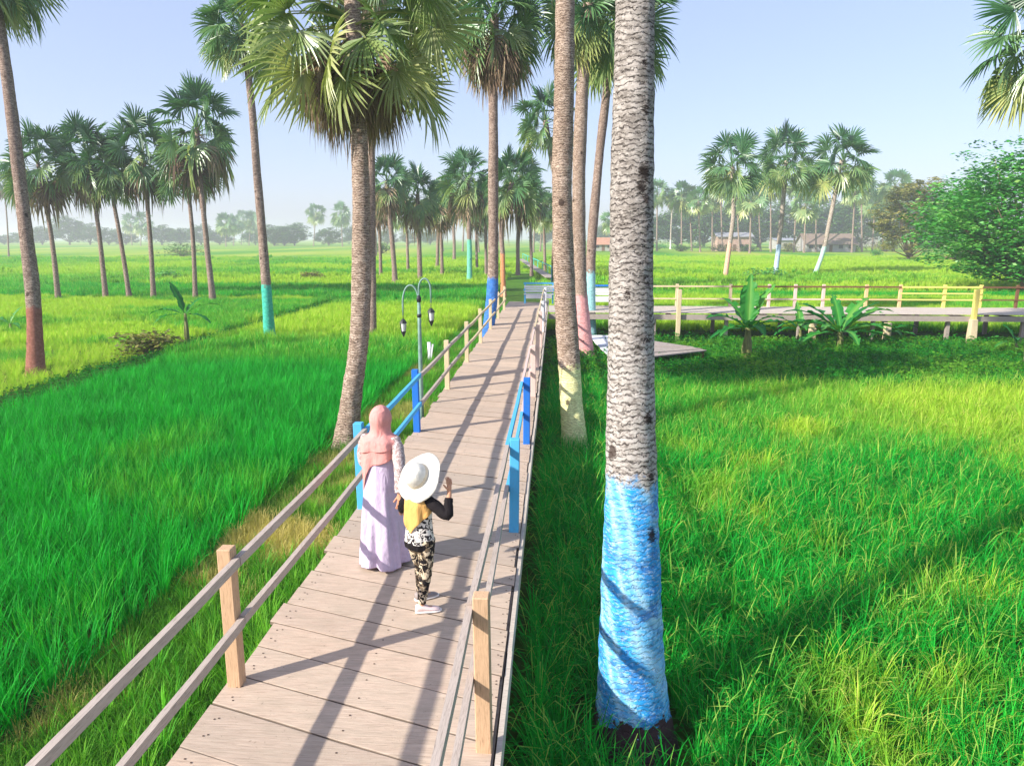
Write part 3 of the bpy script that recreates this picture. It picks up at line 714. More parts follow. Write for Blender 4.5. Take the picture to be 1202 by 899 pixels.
# ------------------------------------------------------------------ broadleaf trees, bushes, bananas
def leaf_cloud(V, Fc, T, c, r, n, size, rg, flat=.5, tone=.5, dirx=None):
    for _ in range(n):
        while True:
            q = Vector((rg.uniform(-1,1), rg.uniform(-1,1), rg.uniform(-1,1)))
            if q.length < 1: break
        p = c+Vector((q.x*r, q.y*r, q.z*r*flat))
        a = rg.uniform(0, 2*PI); d = Vector((math.cos(a), math.sin(a), rg.uniform(-.5, .25))).normalized()
        s = d.cross(Vector((0,0,1))).normalized(); s = Matrix.Rotation(rg.gauss(0, .5), 3, d) @ s
        L = size*rg.uniform(.7, 1.3); b = len(V); w = L*.26
        V += [p, p+d*L*.45+s*w, p+d*L, p+d*L*.45-s*w]; Fc.append((b, b+1, b+2, b+3))
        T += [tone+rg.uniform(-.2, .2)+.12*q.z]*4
def broad_tree(name, loc, h, rad, label, cat='tree', group=None, seed=1, mat='tree_leaf', leaf=.28, dens=1.0, trunk_h=.3, r0=.3, layers=1.0, bark='limb', flat=.45, squash=1.0, ncl=46, lean=(0,0), cover=1.72):
    rg = random.Random(seed)
    root = empty(name, loc, label, cat, group)
    mb = MB(); V, Fc, T = [], [], []
    th = h*trunk_h; top = Vector((lean[0]*.4, lean[1]*.4, th))
    mb.tube([(0,0,-.1),(.05*r0,0,th*.5),top], [r0*1.25,r0,r0*.85], 9)
    cc = Vector((lean[0], lean[1], th+(h-th)*.46))
    for i in range(ncl):
        u = (i+.5)/ncl; ph = math.acos(1-cover*u); a = i*2.39996+rg.uniform(-.4,.4)
        rr = rg.uniform(.55, 1.0)
        e = cc+Vector((math.sin(ph)*math.cos(a)*rad*rr, math.sin(ph)*math.sin(a)*rad*rr, math.cos(ph)*(h-th)*.54*rr*squash))
        if i % 3 == 0:
            m1 = top.lerp(e, .4)+Vector((rg.uniform(-.1,.1)*rad, rg.uniform(-.1,.1)*rad, -.05*h)); m2 = top.lerp(e, .75)+Vector((0,0,rg.uniform(-.03,.03)*h))
            mb.tube([top-Vector((0,0,th*.15*rg.random())), m1, m2, e], [r0*.5, r0*.3, r0*.16, r0*.05], 6)
        cr = rad*rg.uniform(.16, .34); tn = rg.uniform(.2, .75)
        leaf_cloud(V, Fc, T, e, cr, int(dens*60*rg.uniform(.6, 1.3)), leaf, rg, flat, tn)
        for _ in range(3):
            e2 = e+Vector((rg.uniform(-1,1), rg.uniform(-1,1), rg.uniform(-.7,.7)))*cr*1.1
            leaf_cloud(V, Fc, T, e2, cr*.5, int(dens*22), leaf, rg, flat, tn+rg.uniform(-.1, .15))
    mb.build('trunk', M[bark], root)
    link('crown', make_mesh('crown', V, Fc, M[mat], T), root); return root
def tree_px(px, yb, yt, hw, *a, **k):
    p = at(px, yb, .2); zc = depth(p); return broad_tree(k.pop('name', 'broadleaf_tree'), (p.x, p.y, 0), pt(px, yt, zc).z, hw*zc/F, *a, **k)
tree_px(1200, 342, 178, 108, 'large dark green broadleaf tree spreading over the right edge', seed=3, leaf=.36, dens=1.9, trunk_h=.12, r0=.26, ncl=170, flat=.4, cover=1.94, group='trees on the right')
tree_px(1066, 306, 206, 38, 'olive brown twiggy tree left of the dark green broadleaf tree', name='shrubby_tree', seed=4, mat='olive_leaf', leaf=.55, dens=1.6, trunk_h=.06, r0=.3, ncl=64, group='trees on the right')
tree_px(1122, 308, 218, 38, 'mid green bushy tree between the twiggy tree and the dark green broadleaf tree', name='shrubby_tree', seed=8, leaf=.5, dens=1.5, trunk_h=.06, r0=.3, ncl=56, group='trees on the right')
# loose bushes along the back of the fields
def bush(px, py, h, rad, label, seed, mat='tree_leaf', leaf=.25, z=.2, dens=1.0, ncl=16, group='bushes at the field edges'):
    p = at(px, py, z); rg = random.Random(seed); root = empty('bush', (p.x, p.y, 0), label, 'bush', group)
    V, Fc, T = [], [], []; mb = MB()
    for i in range(ncl):
        a = rg.uniform(0, 2*PI); q = rg.uniform(.1, .9); e = Vector((math.cos(a)*rad*q, math.sin(a)*rad*q, h*rg.uniform(.3, .95)*(1-.35*q)))
        mb.tube([(0,0,-.05), e*.5+Vector((0,0,.05)), e], [.04*h/1.5,.03*h/1.5,.01], 5)
        leaf_cloud(V, Fc, T, e, rad*.34, int(40*dens), leaf, rg, .7, rg.uniform(.2, .8))
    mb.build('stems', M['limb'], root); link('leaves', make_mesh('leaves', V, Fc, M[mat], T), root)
bush(178, 412, .95, 1.3, 'low leafy bush on the paddy bank left of the small banana plant', 21, 'olive_leaf', leaf=.2, dens=1.0, ncl=20)
bush(366, 327, .9, 1.4, 'pale round bush alone in the yellow field left of the shaggy palm', 22, 'olive_leaf', .3)
bush(195, 327, .9, 1.6, 'low dark shrub in the field between two leaning palms', 23, leaf=.3)
bush(965, 290, 3.4, 4.6, 'dark rounded bush in front of the tiled roof house', 24, leaf=.5, ncl=26, dens=1.3, z=.4)
bush(820, 290, 2.2, 4.4, 'green bush at the foot of the background palms beside the brick wall', 25, leaf=.45, z=.4, ncl=22)
bush(773, 292, 2.4, 3.0, 'small dark bush just right of the big pale trunk in the background', 26, leaf=.45, z=.4)
bush(1029, 300, 1.6, 2.0, 'little green bush at the edge of the field left of the twiggy tree', 27, leaf=.35, z=.4)
bush(448, 296, 3.0, 3.6, 'dark bush at the far side of the field behind the lamp post', 28, 'far_leaf', .5, z=.4, ncl=20)
bush(215, 299, 2.6, 6.0, 'wide dark bush at the far left field edge', 29, 'far_leaf', .5, z=.4, ncl=22)
bush(900, 326, 1.0, 2.6, 'low dark weeds around the foot of the pale blue footed palm', 30, leaf=.3, ncl=20)

for i, (x, hh, ww) in enumerate([(745,2.6,3.6),(800,2.0,3.4),(846,2.4,4.4),(880,2.0,3.6),(925,2.6,3.4),(1004,2.4,4.2),(1040,3.2,4.4)]):
    bush(x, 294, hh, ww, ['first','second','third','fourth','fifth','sixth','seventh'][i]+' loose bush from the left along the field edge before the houses', 300+i, 'far_leaf' if i % 2 else 'olive_leaf', .5, z=.4, ncl=20, group='loose bushes before the houses')
def banana(px, py, specs, label, z=.1, seed=1, stem_h=1.3, r=.1, cat='banana plant', tornd=.3, group='banana plants', big=1.0):
    p = at(px, py, z); rg = random.Random(seed); root = empty('banana_plant', (p.x, p.y, 0), label, cat, group); root.scale = (big, big, big)
    mb = MB(); mb.tube([(0,0,-.05),(.02,0,stem_h*.5),(0,.02,stem_h)], [r*1.25, r, r*.6], 10)
    for k in range(3): a = rg.uniform(0,6.28); mb.tube([(math.cos(a)*r*.9, math.sin(a)*r*.9, 0),(math.cos(a)*r*.95, math.sin(a)*r*.95, stem_h*.45),(math.cos(a)*r*.4, math.sin(a)*r*.4, stem_h*.8)], [r*.5,r*.42,r*.2], 6)
    mb.build('stem', M['banana_stem'], root)
    for (az, el, L, W, droop) in specs:
        V, Fc, T = [], [], []; n = 16
        a = R_(az); d = Vector((math.cos(a)*math.cos(R_(el)), math.sin(a)*math.cos(R_(el)), math.sin(R_(el))))
        pos = Vector((0,0,stem_h*.95)); pts = []
        for i in range(n+1):
            pts.append(pos.copy()); pos = pos+d*L/n; d = (d+Vector((0,0,-droop/n*(i/n+.3)))).normalized()
        tn = rg.uniform(.25, .8); b = 0
        for i, q in enumerate(pts):
            t = (i/n-.16)/.84; dd = (pts[min(i+1,n)]-pts[max(i-1,0)]).normalized(); s = dd.cross(Vector((0,0,1)))
            s = s.normalized() if s.length > .05 else Vector((-math.sin(a), math.cos(a), 0)); u = s.cross(dd)
            w = .015 if t <= 0 else W*.42*max(.03, math.sin(PI*min(1, t**.72)))**.55*rg.uniform(.86, 1.05)
            V += [q-s*w+u*w*.35*rg.uniform(.3,1.5), q-s*w*.5+u*w*.14, q, q+s*w*.5+u*w*.14, q+s*w+u*w*.35*rg.uniform(.3,1.5)]; T += [tn, tn, min(1, tn+.35), tn, tn]
        for i in range(n):
            for k in range(4):
                if k in (0, 3) and i > 4 and rg.random() < tornd*.7: continue
                Fc.append((i*5+k, i*5+k+1, (i+1)*5+k+1, (i+1)*5+k))
        link('leaf', make_mesh('leaf', V, Fc, M['banana_leaf'], T), root)
banana(876, 420, [(80,84,1.55,.62,.25),(15,66,1.5,.55,.9),(172,38,1.3,.5,1.7),(350,30,1.2,.45,1.6),(215,20,1.2,.45,1.7),(130,55,1.3,.5,1.2),(60,45,1.2,.4,1.5),(280,25,1.1,.42,1.8),(100,70,1.3,.5,.5),(30,12,1.3,.4,1.4),(190,8,1.2,.38,1.4),(250,40,1.0,.4,1.6),(320,45,1.0,.36,1.5)], 'young banana plant with one tall upright leaf in front of the side walkway', seed=3, stem_h=.95, r=.12, big=1.22)
banana(985, 408, [(0,20,2.0,.5,1.4),(175,25,1.9,.5,1.4),(35,50,1.6,.55,1.0),(150,48,1.5,.5,1.2),(200,5,1.7,.45,1.3),(340,8,1.8,.5,1.2),(90,60,1.4,.45,1.1),(270,15,1.4,.45,1.5),(310,30,1.4,.4,1.4),(15,40,1.9,.5,1.5),(165,40,1.8,.5,1.5),(225,30,1.3,.4,1.5),(75,35,1.5,.4,1.4),(120,18,1.7,.45,1.2),(355,55,1.4,.4,1.2)], 'wide spreading banana plant with dark leaves right of the upright leafed one', seed=5, stem_h=.55, r=.1, big=1.3)
banana(220, 403, [(150,62,1.2,.34,.8),(5,35,1.25,.34,1.5),(190,25,1.1,.32,1.6),(345,8,1.0,.28,1.4),(60,50,.9,.3,1.2),(230,10,1.0,.3,1.4)], 'small banana plant on the paddy bank between the left palms', seed=7, stem_h=1.0, r=.06, big=1.3)
banana(12, 385, [(20,30,1.3,.36,1.4),(170,30,1.2,.36,1.4),(60,60,1.0,.3,1.1),(330,10,1.1,.3,1.2)], 'small banana plant near the left edge beside the red brown footed palm', seed=8, stem_h=.5, r=.06, z=.3)
banana(1192, 412, [(165,30,1.0,.3,1.4),(120,60,.9,.3,1.2),(200,15,1.1,.3,1.5),(240,35,1.0,.3,1.4)], 'spiky green sprout at the foot of the right edge palm', seed=9, stem_h=.4, r=.06)

banana(938, 404, [(20,35,1.2,.36,1.5),(160,40,1.2,.36,1.4),(200,15,1.1,.3,1.5),(330,20,1.1,.32,1.6),(90,65,1.1,.34,.9),(265,30,.9,.3,1.6),(60,30,1.0,.3,1.5)], 'small ragged banana plant between the upright leafed one and the wide spreading one', seed=11, stem_h=.6, r=.07, big=1.15)
banana(1040, 400, [(10,30,1.3,.36,1.5),(170,35,1.2,.36,1.5),(215,12,1.2,.3,1.4),(325,15,1.2,.32,1.5),(95,60,1.0,.34,1.1),(280,25,.9,.3,1.6)], 'small ragged banana plant right of the wide spreading one', seed=12, stem_h=.4, r=.07, big=1.1)
# far hazy trees
rg = random.Random(5)
FT = [broad_tree('far_tree', (0,0,0), 1.0, .55, 'x', seed=40+k, mat='far_leaf', leaf=.07, dens=1.1, trunk_h=.1, r0=.03, ncl=46, bark='far_bark', flat=.9) for k in range(3)]
words = ['first','second','third','fourth','fifth','sixth','seventh','eighth','ninth','tenth','eleventh','twelfth','thirteenth','fourteenth','fifteenth','sixteenth','seventeenth','eighteenth','nineteenth','twentieth']
used = [False]*3
def far_tree(px, pyb, ytop, wk, label, group):
    b = at(px, pyb, .3); zc = depth(b); h = pt(px, ytop, zc).z; k = rg.randrange(3)
    src = FT[k]
    if used[k]:
        o = src.copy(); COL.objects.link(o)
        for ch in list(src.children): c = ch.copy(); COL.objects.link(c); c.parent = o
    else: o = src; used[k] = True
    o.location = (b.x, b.y, 0); o.scale = (h*wk, h*wk, h); o.rotation_euler.z = rg.uniform(0, 6.28); tag(o, label, 'tree', group)
lst = [(5,287,1.6,276),(28,287,1.6,272),(50,287,1.4,266),(82,287,1.1,254),(106,287,1.1,262),(128,287,1.4,268),(148,287,1.6,272),(190,287,1.4,264),(212,287,1.5,268),(236,287,1.4,264),(258,287,1.6,270),(322,288,1.4,264),(346,288,1.2,262),(386,288,1.4,268),(418,287,1.2,264),(334,288,1.6,272),(300,287,1.5,268)]
lst.sort()
for i, (x, yb, wk, yt) in enumerate(lst):
    far_tree(x, yb, yt, wk, words[i]+' hazy rounded tree from the left in the tree line beyond the left paddies', 'hazy tree line beyond the left paddies')
lst = sorted([(455,287,1.2,270),(480,287,1.3,272),(505,287,1.3,270),(575,287,1.3,268),(640,287,1.3,264),(668,287,1.2,262),(712,287,1.2,262)])
for i, (x, yb, wk, yt) in enumerate(lst):
    far_tree(x, yb, yt, wk, words[i]+' hazy tree from the left in the tree line beyond the central paddies', 'hazy tree line beyond the central paddies')
lst = sorted([(762,290,1.2,250),(795,290,1.2,244),(826,290,1.1,240),(862,290,1.1,238),(890,290,1.2,242),(925,290,1.1,238),(975,290,1.0,234),(1010,290,1.0,232),(1048,290,1.0,228),(1085,290,1.0,222)])
for i, (x, yb, wk, yt) in enumerate(lst):
    far_tree(x, yb, yt, wk, words[i]+' green tree from the left among the background palms behind the houses', 'green trees behind the background palms')
for k in range(3):
    if not used[k]:
        for ch in list(FT[k].children): bpy.data.objects.remove(ch)
        bpy.data.objects.remove(FT[k])

# ------------------------------------------------------------------ distant houses
M['brick'] = simple('faded_brick', srgb(186,154,142), .9, .25, 1.2)
M['render_wall'] = simple('grey_wall_render', srgb(168,164,162), .9, .15, .8)
M['tile_roof'] = simple('brown_roof_tiles', srgb(140,122,110), .9, .3, 1.5, stretch=(1,6,1))
M['red_roof'] = simple('orange_roof_tiles', srgb(186,136,112), .9, .25, 1.5)
M['pale_roof'] = simple('pale_metal_roof', srgb(158,158,166), .7, .15, .5)
t = NT('dark_window'); M['win'] = t.finish(srgb(52,56,62), .2)
def house(px, py, w, d, hw, hr, label, wall, roof, nwin, name='house'):
    p = at(px, py, .2); e = empty(name, (p.x, p.y, 0), label, 'house')
    mb = MB(); mb.box((0, d/2, hw/2), (w, d, hw)); mb.add([(-w/2,0,hw),(-w/2,d,hw),(-w/2,d/2,hw+hr*.93)], [(0,2,1)]); mb.add([(w/2,0,hw),(w/2,d,hw),(w/2,d/2,hw+hr*.93)], [(0,1,2)])
    mb.build('wall', wall, e)
    mb = MB(); o = .7
    for s in (0, 1):
        ya, yb = (-o, d/2) if s == 0 else (d+o, d/2)
        za = hw-hr*o/(d/2)
        A = [(-w/2-o, ya, za), (w/2+o, ya, za), (w/2+o, yb, hw+hr), (-w/2-o, yb, hw+hr)]
        mb.add([(x,y,z+.12) for x,y,z in A]+A, [(0,1,2,3),(7,6,5,4),(0,4,5,1),(1,5,6,2),(3,7,4,0)] if s == 0 else [(3,2,1,0),(4,5,6,7),(1,5,4,0),(2,6,5,1),(0,4,7,3)])
    mb.build('roof', roof, e)
    for i in range(nwin):
        x = -w/2+w*(i+.5)/nwin
        if i == nwin//2:
            mb = MB(); mb.box((x, -.02, 1.05), (1.0, .08, 2.1)); mb.build('door', M['brown'], e)
        else:
            mb = MB(); mb.box((x, -.015, 1.6), (1.3, .06, 1.2)); f = mb.build('window', M['brown'], e)
            mb = MB(); mb.box((x, -.05, 1.6), (1.1, .03, 1.0)); mb.build('pane', M['win'], f)
house(862, 294, 11, 8, 4.8, 1.2, 'long house with faded pink brick wall behind the background palms', M['brick'], M['pale_roof'], 5)
house(975, 295, 15, 10, 2.6, 2.9, 'low house with brown tiled roof behind the dark rounded bush', M['render_wall'], M['tile_roof'], 5)
house(925, 292, 9, 10, 3.4, .7, 'plain grey house left of the brown tiled roof', M['render_wall'], M['pale_roof'], 4)
house(985, 289, 38, 14, 8.4, 2.4, 'long pale roofed shed rising behind the tiled house', M['render_wall'], M['pale_roof'], 9, 'shed')
house(708, 294, 6, 7, 2.4, 1.9, 'small house with orange roof seen left of the big pale trunk', M['render_wall'], M['red_roof'], 3)

# ------------------------------------------------------------------ rice and grass, scattered plant by plant
def blades_mesh(name, seed, nhill, spread, nb, L, W, lean, arch, mats, pan=0, seg=4, square=True):
    rg = random.Random(seed); V, Fc, T, MI = [], [], [], []
    for h in range(nhill):
        if nhill == 1: cx = cy = 0.0
        else: cx, cy = rg.uniform(-spread/2, spread/2), rg.uniform(-spread/2, spread/2)
        for i in range(nb+pan):
            isp = i >= nb
            a = rg.uniform(0, 2*PI); t0 = abs(rg.gauss(0, lean)); l = L*rg.uniform(.62, 1.08)*(1.02 if isp else 1)
            ar = arch*rg.uniform(.3, 1.7)*(1.5 if isp else 1); az = a+rg.uniform(-.5,.5)
            p = Vector((cx+math.cos(a)*.035, cy+math.sin(a)*.035, -.02)); s = Vector((-math.sin(az), math.cos(az), 0))
            s = (s+Vector((0,0,rg.uniform(-.4,.4)))).normalized(); tn = rg.random(); b = len(V); el = t0
            for k in range(seg+1):
                f = k/seg
                w = W*(1-f**2.2)*(.75+.5*f) if k < seg else 0
                if isp: w = W*(.25 if f < .55 else .8 if f < 1 else .2)
                V += [p-s*w/2, p+s*w/2] if (k < seg or isp) else [p]
                T += [tn*.8+.2*f]*(2 if (k < seg or isp) else 1)
                el = t0+ar*f**1.8
                p = p+Vector((math.cos(az)*math.sin(el), math.sin(az)*math.sin(el), math.cos(el)))*l/seg
            for k in range(seg):
                q = b+2*k
                if k < seg-1 or isp: Fc.append((q, q+1, q+3, q+2))
                else: Fc.append((q, q+1, q+2))
                MI.append(1 if isp and k >= seg//2 else 0)
    return make_mesh(name, V, Fc, mats, T, MI)
def weed_mesh(name, seed, n, spread, size):
    rg = random.Random(seed); V, Fc, T = [], [], []
    for _ in range(n):
        c = Vector((rg.uniform(-1,1)*spread/2, rg.uniform(-1,1)*spread/2, rg.uniform(.02, .3)))
        leaf_cloud(V, Fc, T, c, size, 3, size*1.3, rg, .3, .5)
    return make_mesh(name, V, Fc, M['weed'], T)
def source(name, meshes):
    c = bpy.data.collections.new(name)
    for i, me in enumerate(meshes):
        o = bpy.data.objects.new('%s_source' % name, me); c.objects.link(o)
    return c
rm = [M['rice'], M['panicle']]
S_ = {
 'young': source('young_rice', [blades_mesh('young_rice', 10+i, 1, 0, 28, .62, .0125, .26, .8, rm) for i in range(5)]),
 'ripe': source('ripening_rice', [blades_mesh('ripening_rice', 20+i, 1, 0, 28, .66, .012, .30, 1.6, rm, 6) for i in range(6)]),
 'mid': source('rice_tufts', [blades_mesh('rice_tufts', 30+i, 9, .9, 20, .62, .022, .24, .7, rm, 2, 3) for i in range(4)]),
 'far': source('far_rice_tufts', [blades_mesh('far_rice_tufts', 40+i, 26, 2.6, 12, .62, .06, .3, .7, rm, 2, 2) for i in range(4)]),
 'dry': source('bank_grass', [blades_mesh('bank_grass', 50+i, 3, .25, 16, .30, .008, .5, 1.2, [M['rice_dry'], M['panicle']], 0) for i in range(4)]),
 'weed': source('weeds', [weed_mesh('weeds', 60+i, 34, .9, .07) for i in range(4)]),
}
def scatter_tree():
    g = bpy.data.node_groups.new('scatter_plants', 'GeometryNodeTree')
    g.interface.new_socket('Geometry', in_out='INPUT', socket_type='NodeSocketGeometry')
    g.interface.new_socket('Source', in_out='INPUT', socket_type='NodeSocketCollection')
    g.interface.new_socket('Geometry', in_out='OUTPUT', socket_type='NodeSocketGeometry')
    N = g.nodes; L = g.links
    gi, go = N.new('NodeGroupInput'), N.new('NodeGroupOutput')
    ci = N.new('GeometryNodeCollectionInfo'); ci.inputs['Separate Children'].default_value = True; ci.inputs['Reset Children'].default_value = True
    iop = N.new('GeometryNodeInstanceOnPoints'); iop.inputs['Pick Instance'].default_value = True
    def attr(nm, ty):
        n = N.new('GeometryNodeInputNamedAttribute'); n.data_type = ty; n.inputs['Name'].default_value = nm
        return n.outputs['Attribute']
    L.new(gi.outputs['Geometry'], iop.inputs['Points']); L.new(gi.outputs['Source'], ci.inputs[0]); L.new(ci.outputs[0], iop.inputs['Instance'])
    L.new(attr('pick', 'INT'), iop.inputs['Instance Index']); L.new(attr('rot', 'FLOAT_VECTOR'), iop.inputs['Rotation']); L.new(attr('scl', 'FLOAT_VECTOR'), iop.inputs['Scale'])
    L.new(iop.outputs[0], go.inputs[0]); return g
SG = scatter_tree(); SG_SOCK = [i.identifier for i in SG.interface.items_tree if i.name == 'Source'][0]
nr = np.random.default_rng(11)
_tab = nr.random((256, 256))
def vnoise(x, y, s, o=0):
    x = np.asarray(x)/s+o*17.3+1000; y = np.asarray(y)/s+o*9.1+1000
    xi, yi = np.floor(x).astype(int), np.floor(y).astype(int); fx, fy = x-xi, y-yi
    fx = fx*fx*(3-2*fx); fy = fy*fy*(3-2*fy); g = lambda a, b: _tab[a % 256, b % 256]
    return (g(xi,yi)*(1-fx)+g(xi+1,yi)*fx)*(1-fy)+(g(xi,yi+1)*(1-fx)+g(xi+1,yi+1)*fx)*fy
def fbm(x, y, s, o=0): return vnoise(x,y,s,o)*.55+vnoise(x,y,s*.45,o+1)*.3+vnoise(x,y,s*.2,o+2)*.15
def smooth(a, b, x): t = np.clip((x-a)/(b-a), 0, 1); return t*t*(3-2*t)
TR = [(o.location.x, o.location.y) for o in bpy.data.objects if o.name.startswith('fan_palm') and o.location.y < 45]
def field(name, label, kindmesh, x0, x1, y0, y1, step, tintf, keep=None, hscale=None, tilt=.1, tr=.55, cat='rice'):
    nx, ny = int((x1-x0)/step), int((y1-y0)/step)
    X, Y = np.meshgrid(x0+(np.arange(nx)+.5)*step, y0+(np.arange(ny)+.5)*step); X = X.ravel(); Y = Y.ravel()
    X = X+nr.normal(0, step*.22, X.size); Y = Y+nr.normal(0, step*.22, X.size)
    # keep what the camera, or one a few steps aside, could see
    fx, fy = -math.sin(YAW), math.cos(YAW); d = X*fx+Y*fy; s = X*fy-Y*fx
    k = (d > 1.2) & (np.abs(s) < d*.78+3.5)
    k &= ~((X > XL-.15) & (X < XR+.12) & (Y < Y1+.2))
    k &= ~((X > XR) & (X < SWX1) & (Y > SWY0-.2) & (Y < SWY1+.2))
    for tx, ty in TR: k &= ((X-tx)**2+(Y-ty)**2) > tr**2
    X, Y = X[k], Y[k]
    if keep is not None: k = keep(X, Y); X, Y = X[k], Y[k]
    n = X.size; me = bpy.data.meshes.new(name); me.vertices.add(n)
    co = np.zeros((n, 3)); co[:,0] = X; co[:,1] = Y; me.vertices.foreach_set('co', co.ravel())
    def A(nm, ty, data, key='value'): me.attributes.new(nm, ty, 'POINT').data.foreach_set(key, data)
    rot = np.zeros((n, 3)); rot[:,0] = nr.normal(0, tilt, n); rot[:,1] = nr.normal(0, tilt, n); rot[:,2] = nr.uniform(0, 6.28, n)
    if kindmesh == 'young': rot[:,0] += .10*(fbm(X, Y, 3, 5)-.5)*2; rot[:,1] += .22*(fbm(X, Y, 3, 6)-.5)*2
    sc = nr.uniform(.85, 1.15, n); sc *= .74+.5*fbm(X, Y, 1.1, 3)
    if hscale is not None: sc = sc*hscale(X, Y)
    scl = np.stack([sc, sc, sc*nr.uniform(.92, 1.08, n)], 1)
    A('rot', 'FLOAT_VECTOR', rot.ravel().astype(np.float32), 'vector'); A('scl', 'FLOAT_VECTOR', scl.ravel().astype(np.float32), 'vector')
    A('pick', 'INT', nr.integers(0, len(S_[kindmesh].objects), n).astype(np.int32))
    A('tint', 'FLOAT', np.clip(tintf(X, Y), 0, 1).astype(np.float32))
    o = link(name, me); tag(o, label, cat, kind='stuff')
    m = o.modifiers.new('scatter', 'NODES'); m.node_group = SG; m[SG_SOCK] = S_[kindmesh]
    print('FIELD', name, kindmesh, n)
    return o
VERGE = -4.45
# left of the boardwalk
field('rice_field', 'deep green young rice filling the near left paddy', 'young', -12.9, VERGE, 1, 24, .19, lambda X, Y: .02+.22*smooth(.5,.8,fbm(X,Y,2.2,1))+.45*smooth(21,26,Y), lambda X, Y: X < VERGE-.1+.5*(fbm(X,Y,1.2,9)-.5))
field('rice_field', 'green to yellow rice between the paddy bank and the boardwalk further off', 'mid', -13.4, -4.5, 24, 46, .52, lambda X, Y: .25+.75*smooth(26,31,Y)*(1-smooth(41,45,Y))*(.6+.6*fbm(X,Y,5,2)))
field('rice_field', 'yellow green rice in the left paddy beyond the bank', 'ripe', -30, -14.9, 9, 27, .26, lambda X, Y: .35+.85*smooth(.35,.6,fbm(X,Y,5,3)), hscale=lambda X, Y: .72+X*0)
field('rice_field', 'yellow green rice around the small banana plants on the left', 'mid', -46, -14.9, 27, 49, .56, lambda X, Y: .25+.9*smooth(.38,.62,fbm(X,Y*1.6,7,4)), lambda X, Y: ~((np.abs(Y-37-.1*X) < .5)), hscale=lambda X, Y: .8+X*0)
field('rice_field', 'band of deep green rice beneath the left row of palms', 'mid', -60, -4.6, 49.6, 62, .70, lambda X, Y: .06+.25*fbm(X,Y,4,5))
field('rice_field', 'pale yellow green rice in the distance on the left', 'far', -150, -3.5, 63, 150, 2.1, lambda X, Y: .35+.75*smooth(.3,.7,fbm(X,Y,16,6)), lambda X, Y: ((Y+.08*X) % 27 > 2.2))
# right of the boardwalk
def tR(X, Y): return .02+(.25+.55*fbm(X,Y,.9,21))*smooth(13.2,15.5,Y-.12*(X-8)+5*(fbm(X,Y,3,14)-.5))*(1-smooth(19.6,21.4,Y+2*(fbm(X,Y,3,12)-.5)))*smooth(.5,4,X)*(.45+.55*smooth(4,8,X))+.75*smooth(.56,.72,fbm(X,Y,1.5,8))*smooth(1.6,3.0,X)+.6*smooth(5.2,7.5,X-.15*Y)*fbm(X,Y,.8,22)+np.where(nr.random(X.size) < .07, .5, 0)*smooth(1.4,2.6,X)
field('rice_field', 'tall green rice with yellow seed heads on the near right', 'ripe', XR+.15, 19, .8, 21.0, .205, tR, hscale=lambda X, Y: 1.0-.12*smooth(12,15,Y))
field('ground_cover', 'low leafy green weeds below the side walkway', 'weed', XR+.2, 27, 20.4, 30.4, .5, lambda X, Y: .1+.7*smooth(.5,.75,fbm(X,Y,2,9)), hscale=lambda X, Y: 1.0+.3*fbm(X,Y,2,4), cat='weeds')
field('ground_cover', 'green grass growing among the weeds below the side walkway', 'young', XR+.2, 27, 20.6, 30.4, .42, lambda X, Y: .1+.5*fbm(X,Y,2,7), hscale=lambda X, Y: .55+.3*fbm(X,Y,2,4), cat='grass')
field('rice_field', 'light yellow green rice just behind the side walkway', 'mid', -.2, 46, 34, 57, .58, lambda X, Y: .35+.75*smooth(.35,.65,fbm(X,Y*3,9,10))-.5*smooth(51,53,Y), hscale=lambda X, Y: .8+X*0)
field('rice_field', 'golden green rice in the distance on the right', 'far', -1.5, 150, 58, 165, 2.1, lambda X, Y: .5+.7*smooth(.3,.6,fbm(X,Y*2,16,11)), lambda X, Y: ((Y+.05*X) % 23 > 2.0))
# bank beside the boardwalk
field('bank_grass', 'pale dry grass on the bank along the left side of the boardwalk', 'dry', VERGE-.1, XL-.1, 1, 34, .13, lambda X, Y: 1.0*smooth(.54,.66,fbm(X,Y,1.1,13))*smooth(-2.6,-3.2,X)*(1-.4*smooth(9,14,Y)), tr=.3, cat='grass')
field('bank_grass', 'green grass tufts growing close against the left side of the boardwalk', 'young', VERGE+.1, XL-.1, 1, 46, .27, lambda X, Y: .1+.5*fbm(X,Y,1.5,2), lambda X, Y: (fbm(X,Y,1.1,13) < .58) | (X > -3.0), hscale=lambda X, Y: .52+.3*fbm(X,Y,1,3)+.1*(X > -3.0), tr=.3, cat='grass')
field('bank_grass', 'grass and weeds on the bank between the left paddies', 'weed', -14.5, -13.2, 8, 50, .4, lambda X, Y: .3*fbm(X,Y,1.2,4), cat='weeds')
field('weeds', 'low leafy weeds in the shade at the foot of the blue painted trunk', 'weed', XR+.2, 2.2, 3.5, 9, .5, lambda X, Y: X*0+.1, lambda X, Y: ((X-.67)**2+(Y-5.5)**2) < 1.3, tr=.28, cat='weeds', hscale=lambda X, Y: .7+X*0)

